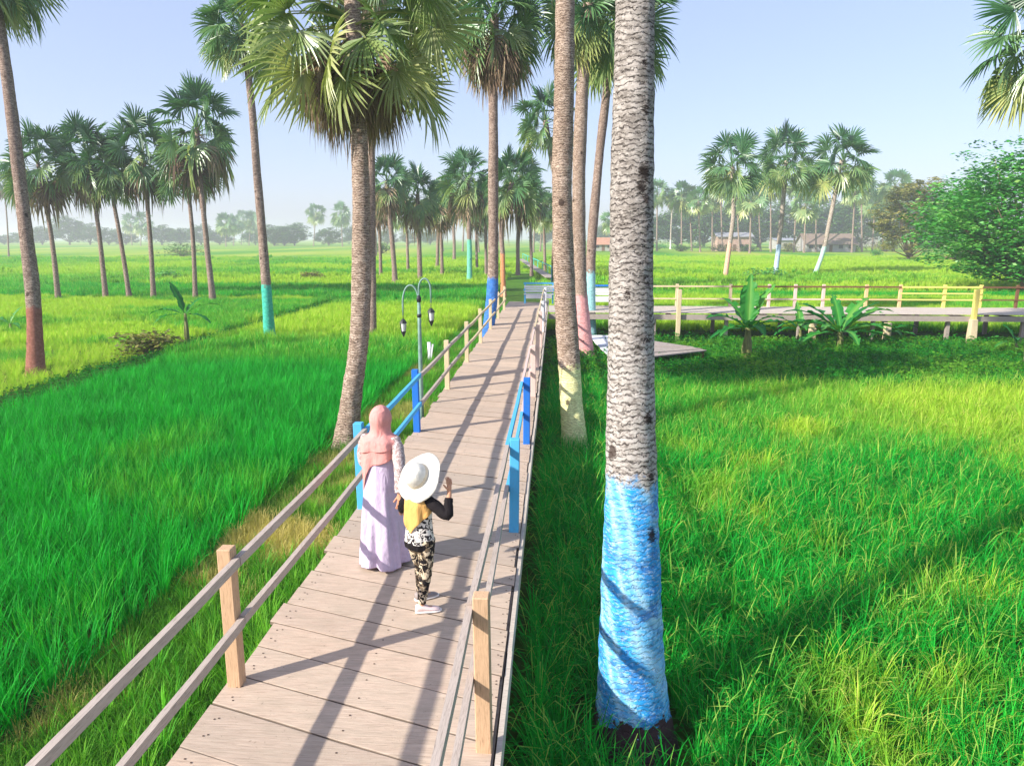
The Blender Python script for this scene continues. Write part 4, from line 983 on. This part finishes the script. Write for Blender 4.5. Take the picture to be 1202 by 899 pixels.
# ------------------------------------------------------------------ people
def skin_body(name, verts, edges, root, mat, parent, sub=2):
    """one continuous body grown from a skeleton; verts: (x, y, z, rx[, ry])"""
    bm = bmesh.new(); lay = bm.verts.layers.skin.verify(); V = []
    for i, q in enumerate(verts):
        v = bm.verts.new(q[:3]); r = q[3:]; v[lay].radius = (r[0], r[-1]); v[lay].use_root = (i == root); V.append(v)
    for a, b in edges: bm.edges.new((V[a], V[b]))
    me = bpy.data.meshes.new(name); bm.to_mesh(me); bm.free(); me.materials.append(mat)
    o = link(name, me, parent)
    s = o.modifiers.new('skin', 'SKIN'); s.use_smooth_shade = True; s.branch_smoothing = .4
    ss = o.modifiers.new('subsurf', 'SUBSURF'); ss.levels = sub; ss.render_levels = sub
    return o
def make_person(loc, rz, label, H, kneel=None, J=None, shoe=True):
    """J: joint dict in metres, facing +Y; returns (root, body)"""
    root = empty('person', loc, label, 'person', rz=rz)
    V, E = [], []
    def add(p, r, par=None):
        V.append(tuple(p)+((r,) if not hasattr(r, '__len__') else tuple(r)))
        if par is not None: E.append((par, len(V)-1))
        return len(V)-1
    k = H/1.6
    pel = add(J['pelvis'], (.12*k,.095*k)); wa = add(J['waist'], (.105*k,.085*k), pel); ch = add(J['chest'], (.125*k,.095*k), wa); ub = add(J['upper'], (.10*k,.075*k), ch)
    ne = add(J['neck'], .045*k, ub); hd = Vector(J['head'])
    n2 = add(hd+Vector((0,-.01*k,-.085*k)), .048*k, ne); h1 = add(hd+Vector((0,.004*k,-.045*k)), (.062*k,.07*k), n2); h2 = add(hd, (.074*k,.088*k), h1); h3 = add(hd+Vector((0,-.006*k,.055*k)), (.068*k,.08*k), h2); add(hd+Vector((0,-.006*k,.095*k)), .035*k, h3)
    for s in ('l', 'r'):
        sh = add(J['sh_'+s], .05*k, ub); el_ = add(J['el_'+s], .036*k, add((Vector(J['sh_'+s])+Vector(J['el_'+s]))/2, .043*k, sh)); wr = add(J['wr_'+s], .024*k, add((Vector(J['el_'+s])*.55+Vector(J['wr_'+s])*.45), .034*k, el_))
        d = Vector(J['hd_'+s]).normalized(); pn = Vector(J['pn_'+s]).normalized(); side = d.cross(pn).normalized()   # pn: palm normal
        if s == 'l': side = -side
        w = Vector(J['wr_'+s]); palm = add(w+d*.04*k, (.034*k,.018*k), wr); pm = w+d*.075*k
        curl = J.get('curl_'+s, .5)
        for fi, (off, L) in enumerate(((.027,.072),(.009,.082),(-.009,.076),(-.026,.058))):
            b0 = add(pm+side*off*k, .0098*k, palm); dd = d.copy(); p = pm+side*off*k
            for sg, ln in enumerate((.42,.32,.26)):
                dd = (dd+pn*curl*(.5+.35*sg)).normalized(); p = p+dd*L*ln*k; b0 = add(p, (.0088-.0011*sg)*k, b0)
        tb = add(w+d*.03*k+side*.034*k, .0125*k, palm); p = w+d*.03*k+side*.034*k; dd = (d*.75+side*.6+pn*.35).normalized()
        for ln in (.032,.026): p = p+dd*ln*k; tb = add(p, .0095*k, tb); dd = (dd+pn*.3+d*.2).normalized()
        hp = add(J['hip_'+s], .078*k, pel); kn = add(J['kn_'+s], .05*k, add((Vector(J['hip_'+s])+Vector(J['kn_'+s]))/2, .066*k, hp)); an = add(J['an_'+s], .032*k, add((Vector(J['kn_'+s])*.65+Vector(J['an_'+s])*.35), .048*k, kn))
        f = Vector(J['ft_'+s]).normalized(); a = Vector(J['an_'+s]); fh = add(a+Vector((0,0,-.035*k))+f*.01, .033*k, an); add(a+f*.13*k+Vector((0,0,-.045*k)), (.034*k,.02*k), fh)
    body = skin_body('body', V, E, 0, M['skin'], root)
    # face: brow, nose, lips, eyes, ears
    mb = MB(); F_ = hd+Vector((0,.085*k,0))
    mb.tube([F_+Vector((0,-.006,.022))*k, F_+Vector((0,.008,-.002))*k, F_+Vector((0,.016,-.022))*k, F_+Vector((0,.002,-.03))*k], [.006*k,.008*k,.011*k,.006*k], 8)
    mb.ball(F_+Vector((0,-.003*k,-.05*k)), (.021*k,.009*k,.0045*k), 10, 6, 1); mb.ball(F_+Vector((0,-.003*k,-.058*k)), (.018*k,.009*k,.005*k), 10, 6, 1)
    for sx in (-1, 1):
        mb.ball(F_+Vector((sx*.03*k,-.012*k,.012*k)), (.013*k,.009*k,.008*k), 10, 6, 2); mb.ball(F_+Vector((sx*.03*k,-.005*k,.012*k)), (.005*k,.004*k,.005*k), 8, 6, 3)
        mb.tube([F_+Vector((sx*.012*k,-.006*k,.03*k)), F_+Vector((sx*.03*k,-.008*k,.036*k)), F_+Vector((sx*.048*k,-.02*k,.028*k))], [.003*k,.004*k,.002*k], 6, 3)
        mb.ball(hd+Vector((sx*.078*k,-.01*k,-.005*k)), (.009*k,.018*k,.03*k), 8, 6, 0)
    mb.build('face', [M['skin'], M['lip'], M['eye'], M['hair']], root)
    return root, body
M['skin'] = simple('skin', srgb(196,144,112), .55, .06, 12, .1)
M['lip'] = simple('lips', srgb(176,98,88), .5, .05); M['eye'] = simple('eye_white', srgb(225,222,216), .25, .02); M['hair'] = simple('dark_hair', srgb(32,26,24), .5, .1)
def cloth_mat(name, col, var=.08, scale=22, trans=.12):
    t = NT(name); v = t.obj(); n = t.noise(v, scale, 4); n2 = t.noise(t.mapping(v, (8,8,2.4), rot=(.3,.5,0)), 2, 4, .6, .8)
    c = t.ramp(n, [(.3, tuple(k*(1-var) for k in col[:3])+(1,)), (.7, tuple(min(1, k*(1+var)) for k in col[:3])+(1,))])
    return t.finish(c, .85, t.bump(t.math('ADD', t.math('MULTIPLY', n, .15), n2), .6, .03), trans, c, .15)
M['lavender'] = cloth_mat('lavender_dress', srgb(206,190,214)); M['pinkveil'] = cloth_mat('pink_headscarf', srgb(232,160,152)); M['mustard'] = cloth_mat('mustard_headscarf', srgb(228,178,104)); M['black'] = cloth_mat('black_knit', srgb(34,30,32)); M['hat'] = cloth_mat('white_hat_straw', srgb(238,234,222), .04, 60, .15)
def pattern_mat(name, bg, fg, scale, thr, third=None, stretch=(1,1,1)):
    t = NT(name); v = t.mapping(t.obj(), stretch); n = t.noise(v, scale, 2, .45, 1.2)
    c = t.ramp(n, [(thr, fg), (thr+.03, bg)], 'LINEAR')
    if third is not None:
        n3 = t.noise(t.mapping(v, (1,1,1), (5,3,1)), scale*.9, 2, .5, 1.5); c = t.mix(t.ramp(n3, [(.56, 0.0), (.60, 1.0)]), c, third)
    return t.finish(c, .85, None, spec=.15)
M['lace'] = pattern_mat('white_lace_sleeve', srgb(206,194,190), srgb(160,138,134), 46, .50)
M['blouse'] = pattern_mat('black_white_print', srgb(226,220,212), srgb(46,42,46), 34, .47)
M['camo'] = pattern_mat('black_beige_camouflage', srgb(212,194,166), srgb(30,27,28), 24, .52, srgb(120,104,84))
M['shoe_pink'] = simple('pale_pink_shoe', srgb(226,200,196), .7, .05); M['shoe_grey'] = simple('grey_shoe', srgb(150,140,136), .7, .15, 30); M['sole'] = simple('white_sole', srgb(232,226,220), .7, .03)

def loft(name, rings, mat, parent, n=48, thick=0.0, keep=None):
    """rings: list of callables/tuples giving points for angle a"""
    V, Fc = [], []; m = len(rings)
    for fn in rings:
        for k in range(n): V.append(fn(2*PI*k/n))
    for i in range(m-1):
        for k in range(n):
            if keep and not keep(i, k, n): continue
            k2 = (k+1) % n; Fc.append((i*n+k, i*n+k2, (i+1)*n+k2, (i+1)*n+k))
    me = make_mesh(name, V, Fc, mat); me.polygons.foreach_set('use_smooth', [True]*len(me.polygons))
    o = link(name, me, parent)
    if thick: s = o.modifiers.new('thickness', 'SOLIDIFY'); s.thickness = thick; s.offset = 1
    ss = o.modifiers.new('subsurf', 'SUBSURF'); ss.levels = 1; ss.render_levels = 1
    return o
def sleeve(parent, pts, rad, mat, name='sleeve', n=14):
    mb = MB(); P = catmull([Vector(p) for p in pts], 5); N = len(P); rr = []
    for i in range(N):
        f = i/(N-1)*(len(rad)-1); a = int(min(f, len(rad)-2)); rr.append((rad[a]+(rad[a+1]-rad[a])*(f-a))*(1+.05*math.sin(i*1.9)))
    mb.tube(P, rr, n); o = mb.build(name, mat, parent); return o
def shoe(parent, a, f, k, mat, name='shoe'):
    f = Vector(f).normalized(); s = f.cross(Vector((0,0,1))); base = Vector((a[0], a[1], 0))
    prof = [(-.055,.028,.075),(-.03,.034,.085),(.01,.036,.08),(.06,.040,.056),(.11,.043,.046),(.15,.036,.036),(.168,.018,.026)]
    for zz, mt, nm, z0, sc in ((None, mat, name, .018, 1.0), (1, M['sole'], 'sole', 0.0, 1.06)):
        mb = MB(); V, Fc = [], []; n = 14
        for (x, w, h) in prof:
            for q in range(n):
                an = 2*PI*q/n; hh = (h if zz is None else .022)*k; zc = (z0*k+hh)/2+.002
                V.append(base+f*x*k*sc+s*math.cos(an)*w*k*sc+Vector((0,0,zc+math.sin(an)*(hh-z0*k)/2)))
        for i in range(len(prof)-1):
            for q in range(n): q2 = (q+1) % n; Fc.append((i*n+q, i*n+q2, (i+1)*n+q2, (i+1)*n+q))
        Fc.append(tuple(reversed(range(n)))); Fc.append(tuple((len(prof)-1)*n+q for q in range(n)))
        mb.add(V, Fc, 0, True)
        if zz is None: o = mb.build(nm, mt, parent)
        else: mb.build(nm, mt, o)

# woman: back to the camera
WP = at(452, 660, DECK); GP = at(495, 712, DECK)
HND = pt(471, 603, 6.50)      # where the two hands meet
def loc_pt(p, base, rz): return Matrix.Rotation(-rz, 3, 'Z') @ (p-Vector((base.x, base.y, DECK)))
def arm_ik(sh, wr, l1, l2, pole):
    sh = Vector(sh); wr = Vector(wr); d = wr-sh; D = min(d.length, (l1+l2)*.985); dn = d.normalized()
    x = (l1*l1-l2*l2+D*D)/(2*D); h = math.sqrt(max(0, l1*l1-x*x)); pl = Vector(pole); pl = (pl-dn*pl.dot(dn)).normalized()
    return tuple(sh+dn*x+pl*h), tuple(sh+dn*D)
J = dict(pelvis=(0,0,.86), waist=(0,0,1.0), chest=(0,.0,1.14), upper=(0,-.005,1.25), neck=(0,.005,1.33), head=(0,.02,1.445),
 sh_l=(-.165,0,1.255), sh_r=(.165,0,1.255), el_l=(-.215,.05,1.02), el_r=(.205,.0,1.0), wr_l=(-.16,.17,.86), wr_r=(.235,.02,.80),
 hd_l=(.5,.8,-.2), hd_r=(.25,-.1,-1), pn_l=(.6,-.5,0), pn_r=(-.4,-.6,0), curl_l=.45, curl_r=.75,
 hip_l=(-.085,0,.82), hip_r=(.085,0,.82), kn_l=(-.09,.03,.45), kn_r=(.09,-.01,.45), an_l=(-.095,.02,.08), an_r=(.095,-.05,.08), ft_l=(-.15,1,0), ft_r=(.2,1,0))
hw = loc_pt(HND, WP, R_(-12)); tgt = hw+Vector((-.01,.02,.085)); J['el_r'], J['wr_r'] = arm_ik(J['sh_r'], tgt, .27, .24, (.5,-.6,-.2))
print('WARM', (tgt-Vector(J['sh_r'])).length, hw)
J['hd_r'] = tuple(hw-Vector(J['wr_r'])); J['pn_r'] = (-.2,-1,0)
woman, wbody = make_person((WP.x, WP.y, DECK), R_(-12), 'woman in lavender dress and pink headscarf holding the hand of the child', 1.55, J=J)
rgw = random.Random(2); ph = [rgw.uniform(0, 6.28) for _ in range(6)]
def dress_ring(z, rx, ry, fold, cy=0.0, cx=0.0):
    def fn(a):
        k = 1+fold*(.7*math.sin(5*a+ph[0]+z*2.3)+.5*math.sin(9*a+ph[1]-z*3)+.35*math.sin(14*a+ph[2]+z*4))+.035*mnoise.noise(Vector((math.cos(a)*3, math.sin(a)*3, z*7)))
        return Vector((cx+rx*k*math.cos(a), cy+ry*k*math.sin(a), z+(.012*math.sin(3*a+ph[3]) if z < .1 else 0)))
    return fn
prof = [(.025,.232,.235,.11),(.10,.226,.226,.11),(.25,.212,.208,.10),(.42,.196,.19,.085),(.6,.182,.172,.065),(.76,.170,.156,.045),(.88,.160,.140,.03),(.98,.148,.118,.02),(1.08,.150,.115,.015),(1.18,.160,.110,.01),(1.25,.158,.095,.0),(1.29,.11,.075,.0),(1.32,.062,.06,.0)]
loft('dress', [dress_ring(z, a, b, f*1.35, cy=-.01) for z, a, b, f in prof], M['lavender'], woman, 72, .004)
for s in ('l', 'r'):
    sh, e, w_ = Vector(J['sh_'+s]), Vector(J['el_'+s]), Vector(J['wr_'+s])
    sleeve(woman, [sh+Vector((-.03 if s == 'r' else .03, 0, .012)), sh.lerp(e, .35), e, e.lerp(w_, .5), w_.lerp(e, .06)], [.062,.062,.054,.048,.046], M['lace'])
def veil(parent, hd, k, mat, back, left, right, front, dome=.118, sho=(.19,.135), neck=.088, zs=None, tip=None, name='headscarf'):
    """headscarf: dome over the head, gathered at the neck, falling over the shoulders; face left open towards +Y"""
    hx, hy, hz = hd; R1 = dome*k; rings = []
    def low(a):   # hem height by direction: +x right, +y front
        c, s = math.cos(a), math.sin(a)
        z = (max(0, c)**1.5*right+max(0, -c)**1.5*left+max(0, s)**1.5*front+max(0, -s)**1.5*back)/(abs(c)**1.5+abs(s)**1.5)
        if tip: z -= tip[1]*math.exp(-((math.atan2(math.sin(a-tip[0]), math.cos(a-tip[0])))/.34)**2)
        return z
    for i in range(9):   # dome
        t = i/8*R_(118)
        def fn(a, t=t): return Vector((hx+R1*.86*max(.02, math.sin(t))*math.cos(a), hy-.004*k+R1*1.02*max(.02, math.sin(t))*math.sin(a), hz+.012*k+R1*math.cos(t)*1.08))
        rings.append(fn)
    zn = hz-.115*k; zsh = zs
    for f in (0, .35, .75, 1.0):
        def fn(a, f=f):
            g = f*f*(3-2*f); w = 1+.05*math.sin(7*a+f*3)+.05*mnoise.noise(Vector((math.cos(a)*4, math.sin(a)*4, f*4)))
            return Vector((hx*(1-g)+(neck*k+(sho[0]*k-neck*k)*g)*w*math.cos(a), (hy-.01)*(1-g)+(neck*k*.95+(sho[1]*k-neck*k*.95)*g)*w*math.sin(a)-.005, zn+(zsh-zn)*f))
        rings.append(fn)
    for f in (.2, .4, .6, .8, 1.0):
        def fn(a, f=f):
            w = 1+(.02+.06*f)*math.sin(6*a+1.3+f)+.035*math.sin(11*a+.4-f*1.5)+.05*mnoise.noise(Vector((math.cos(a)*3.5, math.sin(a)*3.5, f*3)))
            zl = low(a); return Vector(((sho[0]*k*(1+.05*f))*w*math.cos(a), (sho[1]*k*(1+.08*f))*w*math.sin(a)-.008, zsh+(zl-zsh)*f))
        rings.append(fn)
    def keep(i, q, n):
        a = 2*PI*(q+.5)/n; d = abs(math.atan2(math.sin(a-PI/2), math.cos(a-PI/2)))
        return not (3 <= i <= 7 and d < R_(38))
    return loft(name, rings, mat, parent, 48, .005, keep)
woman.scale = (.97,.97,.97)
veil(woman, J['head'], 1.0, M['pinkveil'], 1.17, 1.12, 1.20, 1.15, zs=1.262, tip=(R_(160), .05), dome=.121, sho=(.196,.142), neck=.097, name='scarf_fold')
veil(woman, J['head'], 1.0, M['pinkveil'], 1.04, .98, 1.13, 1.05, zs=1.265, tip=(R_(222), .30), dome=.116)
for s in ('l', 'r'): shoe(woman, J['an_'+s], J['ft_'+s], .97, M['shoe_grey'])
# child: white hat tipped back
k = 1.24/1.6
J = dict(pelvis=(0,0,.635), waist=(0,.0,.74), chest=(0,.0,.86), upper=(0,-.005,.955), neck=(0,.005,1.015), head=(0,.025,1.115),
 sh_l=(-.118,0,.955), sh_r=(.118,0,.955), el_l=(-.20,-.035,.80), el_r=(.285,.02,.875), wr_l=(-.275,-.01,.70), wr_r=(.245,.10,1.045),
 hd_l=(-.7,.2,-.5), hd_r=(-.1,.1,1), pn_l=(.3,.3,-.6), pn_r=(-.8,.2,.1), curl_l=.8, curl_r=.42,
 hip_l=(-.065,0,.60), hip_r=(.065,0,.60), kn_l=(-.075,.075,.34), kn_r=(.065,-.01,.335), an_l=(-.085,.085,.065), an_r=(.065,-.07,.065), ft_l=(.45,1,0), ft_r=(.75,.8,0))
hg_ = loc_pt(HND, GP, R_(-32)); tgt = hg_+Vector((.03,-.05,.02)); J['el_l'], J['wr_l'] = arm_ik(J['sh_l'], tgt, .205, .20, (-.4,-.2,-.9))
print('GARM', (tgt-Vector(J['sh_l'])).length, hg_)
J['hd_l'] = tuple(hg_-Vector(J['wr_l'])); J['pn_l'] = (.3,.2,-1)
girl, gbody = make_person((GP.x, GP.y, DECK), R_(-32), 'child in mustard scarf, print blouse and patterned leggings beside the woman, holding a hat brim', 1.24, J=J)
prof = [(.575,.128,.108,.04),(.62,.126,.106,.03),(.70,.115,.095,.025),(.78,.108,.086,.02),(.87,.112,.086,.01),(.94,.118,.078,0),(.975,.095,.065,0),(1.0,.05,.048,0)]
loft('blouse', [dress_ring(z, a, b, f) for z, a, b, f in prof], M['blouse'], girl, 40, .004)
loft('hem_band', [dress_ring(z, a, b, f) for z, a, b, f in [(.545,.126,.106,.04),(.575,.1285,.1085,.04),(.60,.131,.110,.04)]], M['black'], girl, 40, .005)
for s in ('l', 'r'):
    sh, e, w_ = Vector(J['sh_'+s]), Vector(J['el_'+s]), Vector(J['wr_'+s])
    sleeve(girl, [sh+Vector((-.025 if s == 'r' else .025, 0, .008)), sh.lerp(e, .4), e, e.lerp(w_, .45), w_.lerp(e, .12 if s == 'l' else .3)], [.046,.05,.045,.037,.034], M['black'])
    hp, kn, an = Vector(J['hip_'+s]), Vector(J['kn_'+s]), Vector(J['an_'+s])
    sleeve(girl, [hp+Vector((0,0,.03)), hp.lerp(kn, .4), kn, kn.lerp(an, .35), an+Vector((0,0,.02))], [.078,.068,.052,.046,.036], M['camo'], 'trouser_leg', 16)
    shoe(girl, J['an_'+s], J['ft_'+s], .92, M['shoe_pink'] if s == 'r' else M['shoe_grey'])
veil(girl, J['head'], .80, M['mustard'], .73, .86, .86, .84, zs=.95, dome=.122, sho=(.155,.125), tip=(R_(262), .05))
# hat
hat_q = Vector((-.05,-.82,.55)).normalized()
hat = MB(); n = 48; V, Fc = [], []
prf = [(.0,.125),(.03,.124),(.06,.117),(.082,.098),(.094,.06),(.099,.02),(.105,.0),(.14,-.006),(.17,-.012),(.198,-.022),(.21,-.03)]
for i, (r, z) in enumerate(prf):
    for q in range(n):
        a = 2*PI*q/n; wv = (0 if i < 7 else (i-6)/4*.014*(math.sin(2*a+.6)+.5*math.sin(5*a)))
        V.append((max(r, .001)*math.cos(a), max(r, .001)*1.02*math.sin(a), z+wv))
for i in range(len(prf)-1):
    for q in range(n): q2 = (q+1) % n; Fc.append((i*n+q, (i+1)*n+q, (i+1)*n+q2, i*n+q2))
hat.add(V, Fc, 0, True)
ho = hat.build('sun_hat', M['hat'])
sd = ho.modifiers.new('thickness', 'SOLIDIFY'); sd.thickness = .004; sd.offset = 1
G = Matrix.Translation((GP.x, GP.y, DECK)) @ Matrix.Rotation(R_(-32), 4, 'Z')
hm = MB(); hr = [(.0965+.0005, .012),(.1005,.03),(.0985,.045)]
V, Fc = [], []
for r, z in [(.1045,.004),(.1035,.02),(.0985,.034)]:
    for q in range(n): a = 2*PI*q/n; V.append(((r+.003)*math.cos(a), (r+.003)*1.02*math.sin(a), z))
for i in range(2):
    for q in range(n): q2 = (q+1) % n; Fc.append((i*n+q, i*n+q2, (i+1)*n+q2, (i+1)*n+q))
hm.add(V, Fc, 0, True)
M['band'] = cloth_mat('ivory_hat_band', srgb(222,210,186)); band = hm.build('hat_band', M['band'], ho)
ho.matrix_world = G @ Matrix.Translation(Vector(J['head'])+Vector((0,-.045,.045))) @ hat_q.to_track_quat('Z', 'Y').to_matrix().to_4x4() @ Matrix.Translation((0,0,-.02))
tag(ho, 'wide brimmed white sun hat tipped back on the child\'s head', 'hat')

# ------------------------------------------------------------------ haze, sky, sun
def haze():
    mb = MB(); mb.box((0, 1150, 11.5), (3060, 2560, 27))
    t = NT('haze_air'); v = t.node('ShaderNodeVolumePrincipled'); v.inputs['Color'].default_value = (.90,.88,1,1); v.inputs['Density'].default_value = HAZE; v.inputs['Anisotropy'].default_value = .2
    t.l.new(v.outputs[0], t.out.inputs['Volume'])
    tag(mb.build('haze', t.mat), kind='stuff')
HAZE = .0010
haze()
el = R_(30.7); azx, azy = -1.0, -.64; az = math.atan2(azx, azy)
w = bpy.data.worlds.new('World'); SC.world = w; w.use_nodes = True; wt = w.node_tree
bg = wt.nodes['Background']; sk = wt.nodes.new('ShaderNodeTexSky'); sk.sky_type = 'NISHITA'; sk.sun_disc = False
sk.sun_elevation = el; sk.sun_rotation = az % (2*PI); sk.air_density = 1.0; sk.dust_density = 1.2; sk.ozone_density = 2.0
mx = wt.nodes.new('ShaderNodeMix'); mx.data_type = 'RGBA'; mx.blend_type = 'MULTIPLY'; mx.inputs['Factor'].default_value = 1; mx.inputs[7].default_value = (1.03,.96,1.05,1)
wt.links.new(sk.outputs[0], mx.inputs[6]); hz = wt.nodes.new('ShaderNodeMix'); hz.data_type = 'RGBA'; hz.inputs['Factor'].default_value = .55; hz.inputs[7].default_value = (2.25,2.62,3.6,1)   # thin high haze over the clear sky
wt.links.new(mx.outputs[2], hz.inputs[6]); wt.links.new(hz.outputs[2], bg.inputs[0]); bg.inputs[1].default_value = .15
sl = bpy.data.lights.new('sun', 'SUN'); sun = bpy.data.objects.new('sun', sl); COL.objects.link(sun)
sl.energy = 4.6; sl.angle = R_(.9); sl.color = (1.0, .94, .85)
sv = Vector((azx, azy, 0)).normalized()*math.cos(el)+Vector((0,0,math.sin(el)))
sun.rotation_euler = sv.to_track_quat('Z', 'Y').to_euler(); sun.location = (-30, -20, 40)
SC.view_settings.view_transform = 'Standard'; SC.view_settings.look = 'None'; SC.view_settings.gamma = 1; SC.view_settings.exposure = .78
SC.cycles.max_bounces = 6; SC.cycles.diffuse_bounces = 3; SC.cycles.transmission_bounces = 4; SC.cycles.volume_bounces = 1; SC.cycles.transparent_max_bounces = 8
SC.cycles.use_denoising = True; SC.cycles.caustics_reflective = False; SC.cycles.caustics_refractive = False
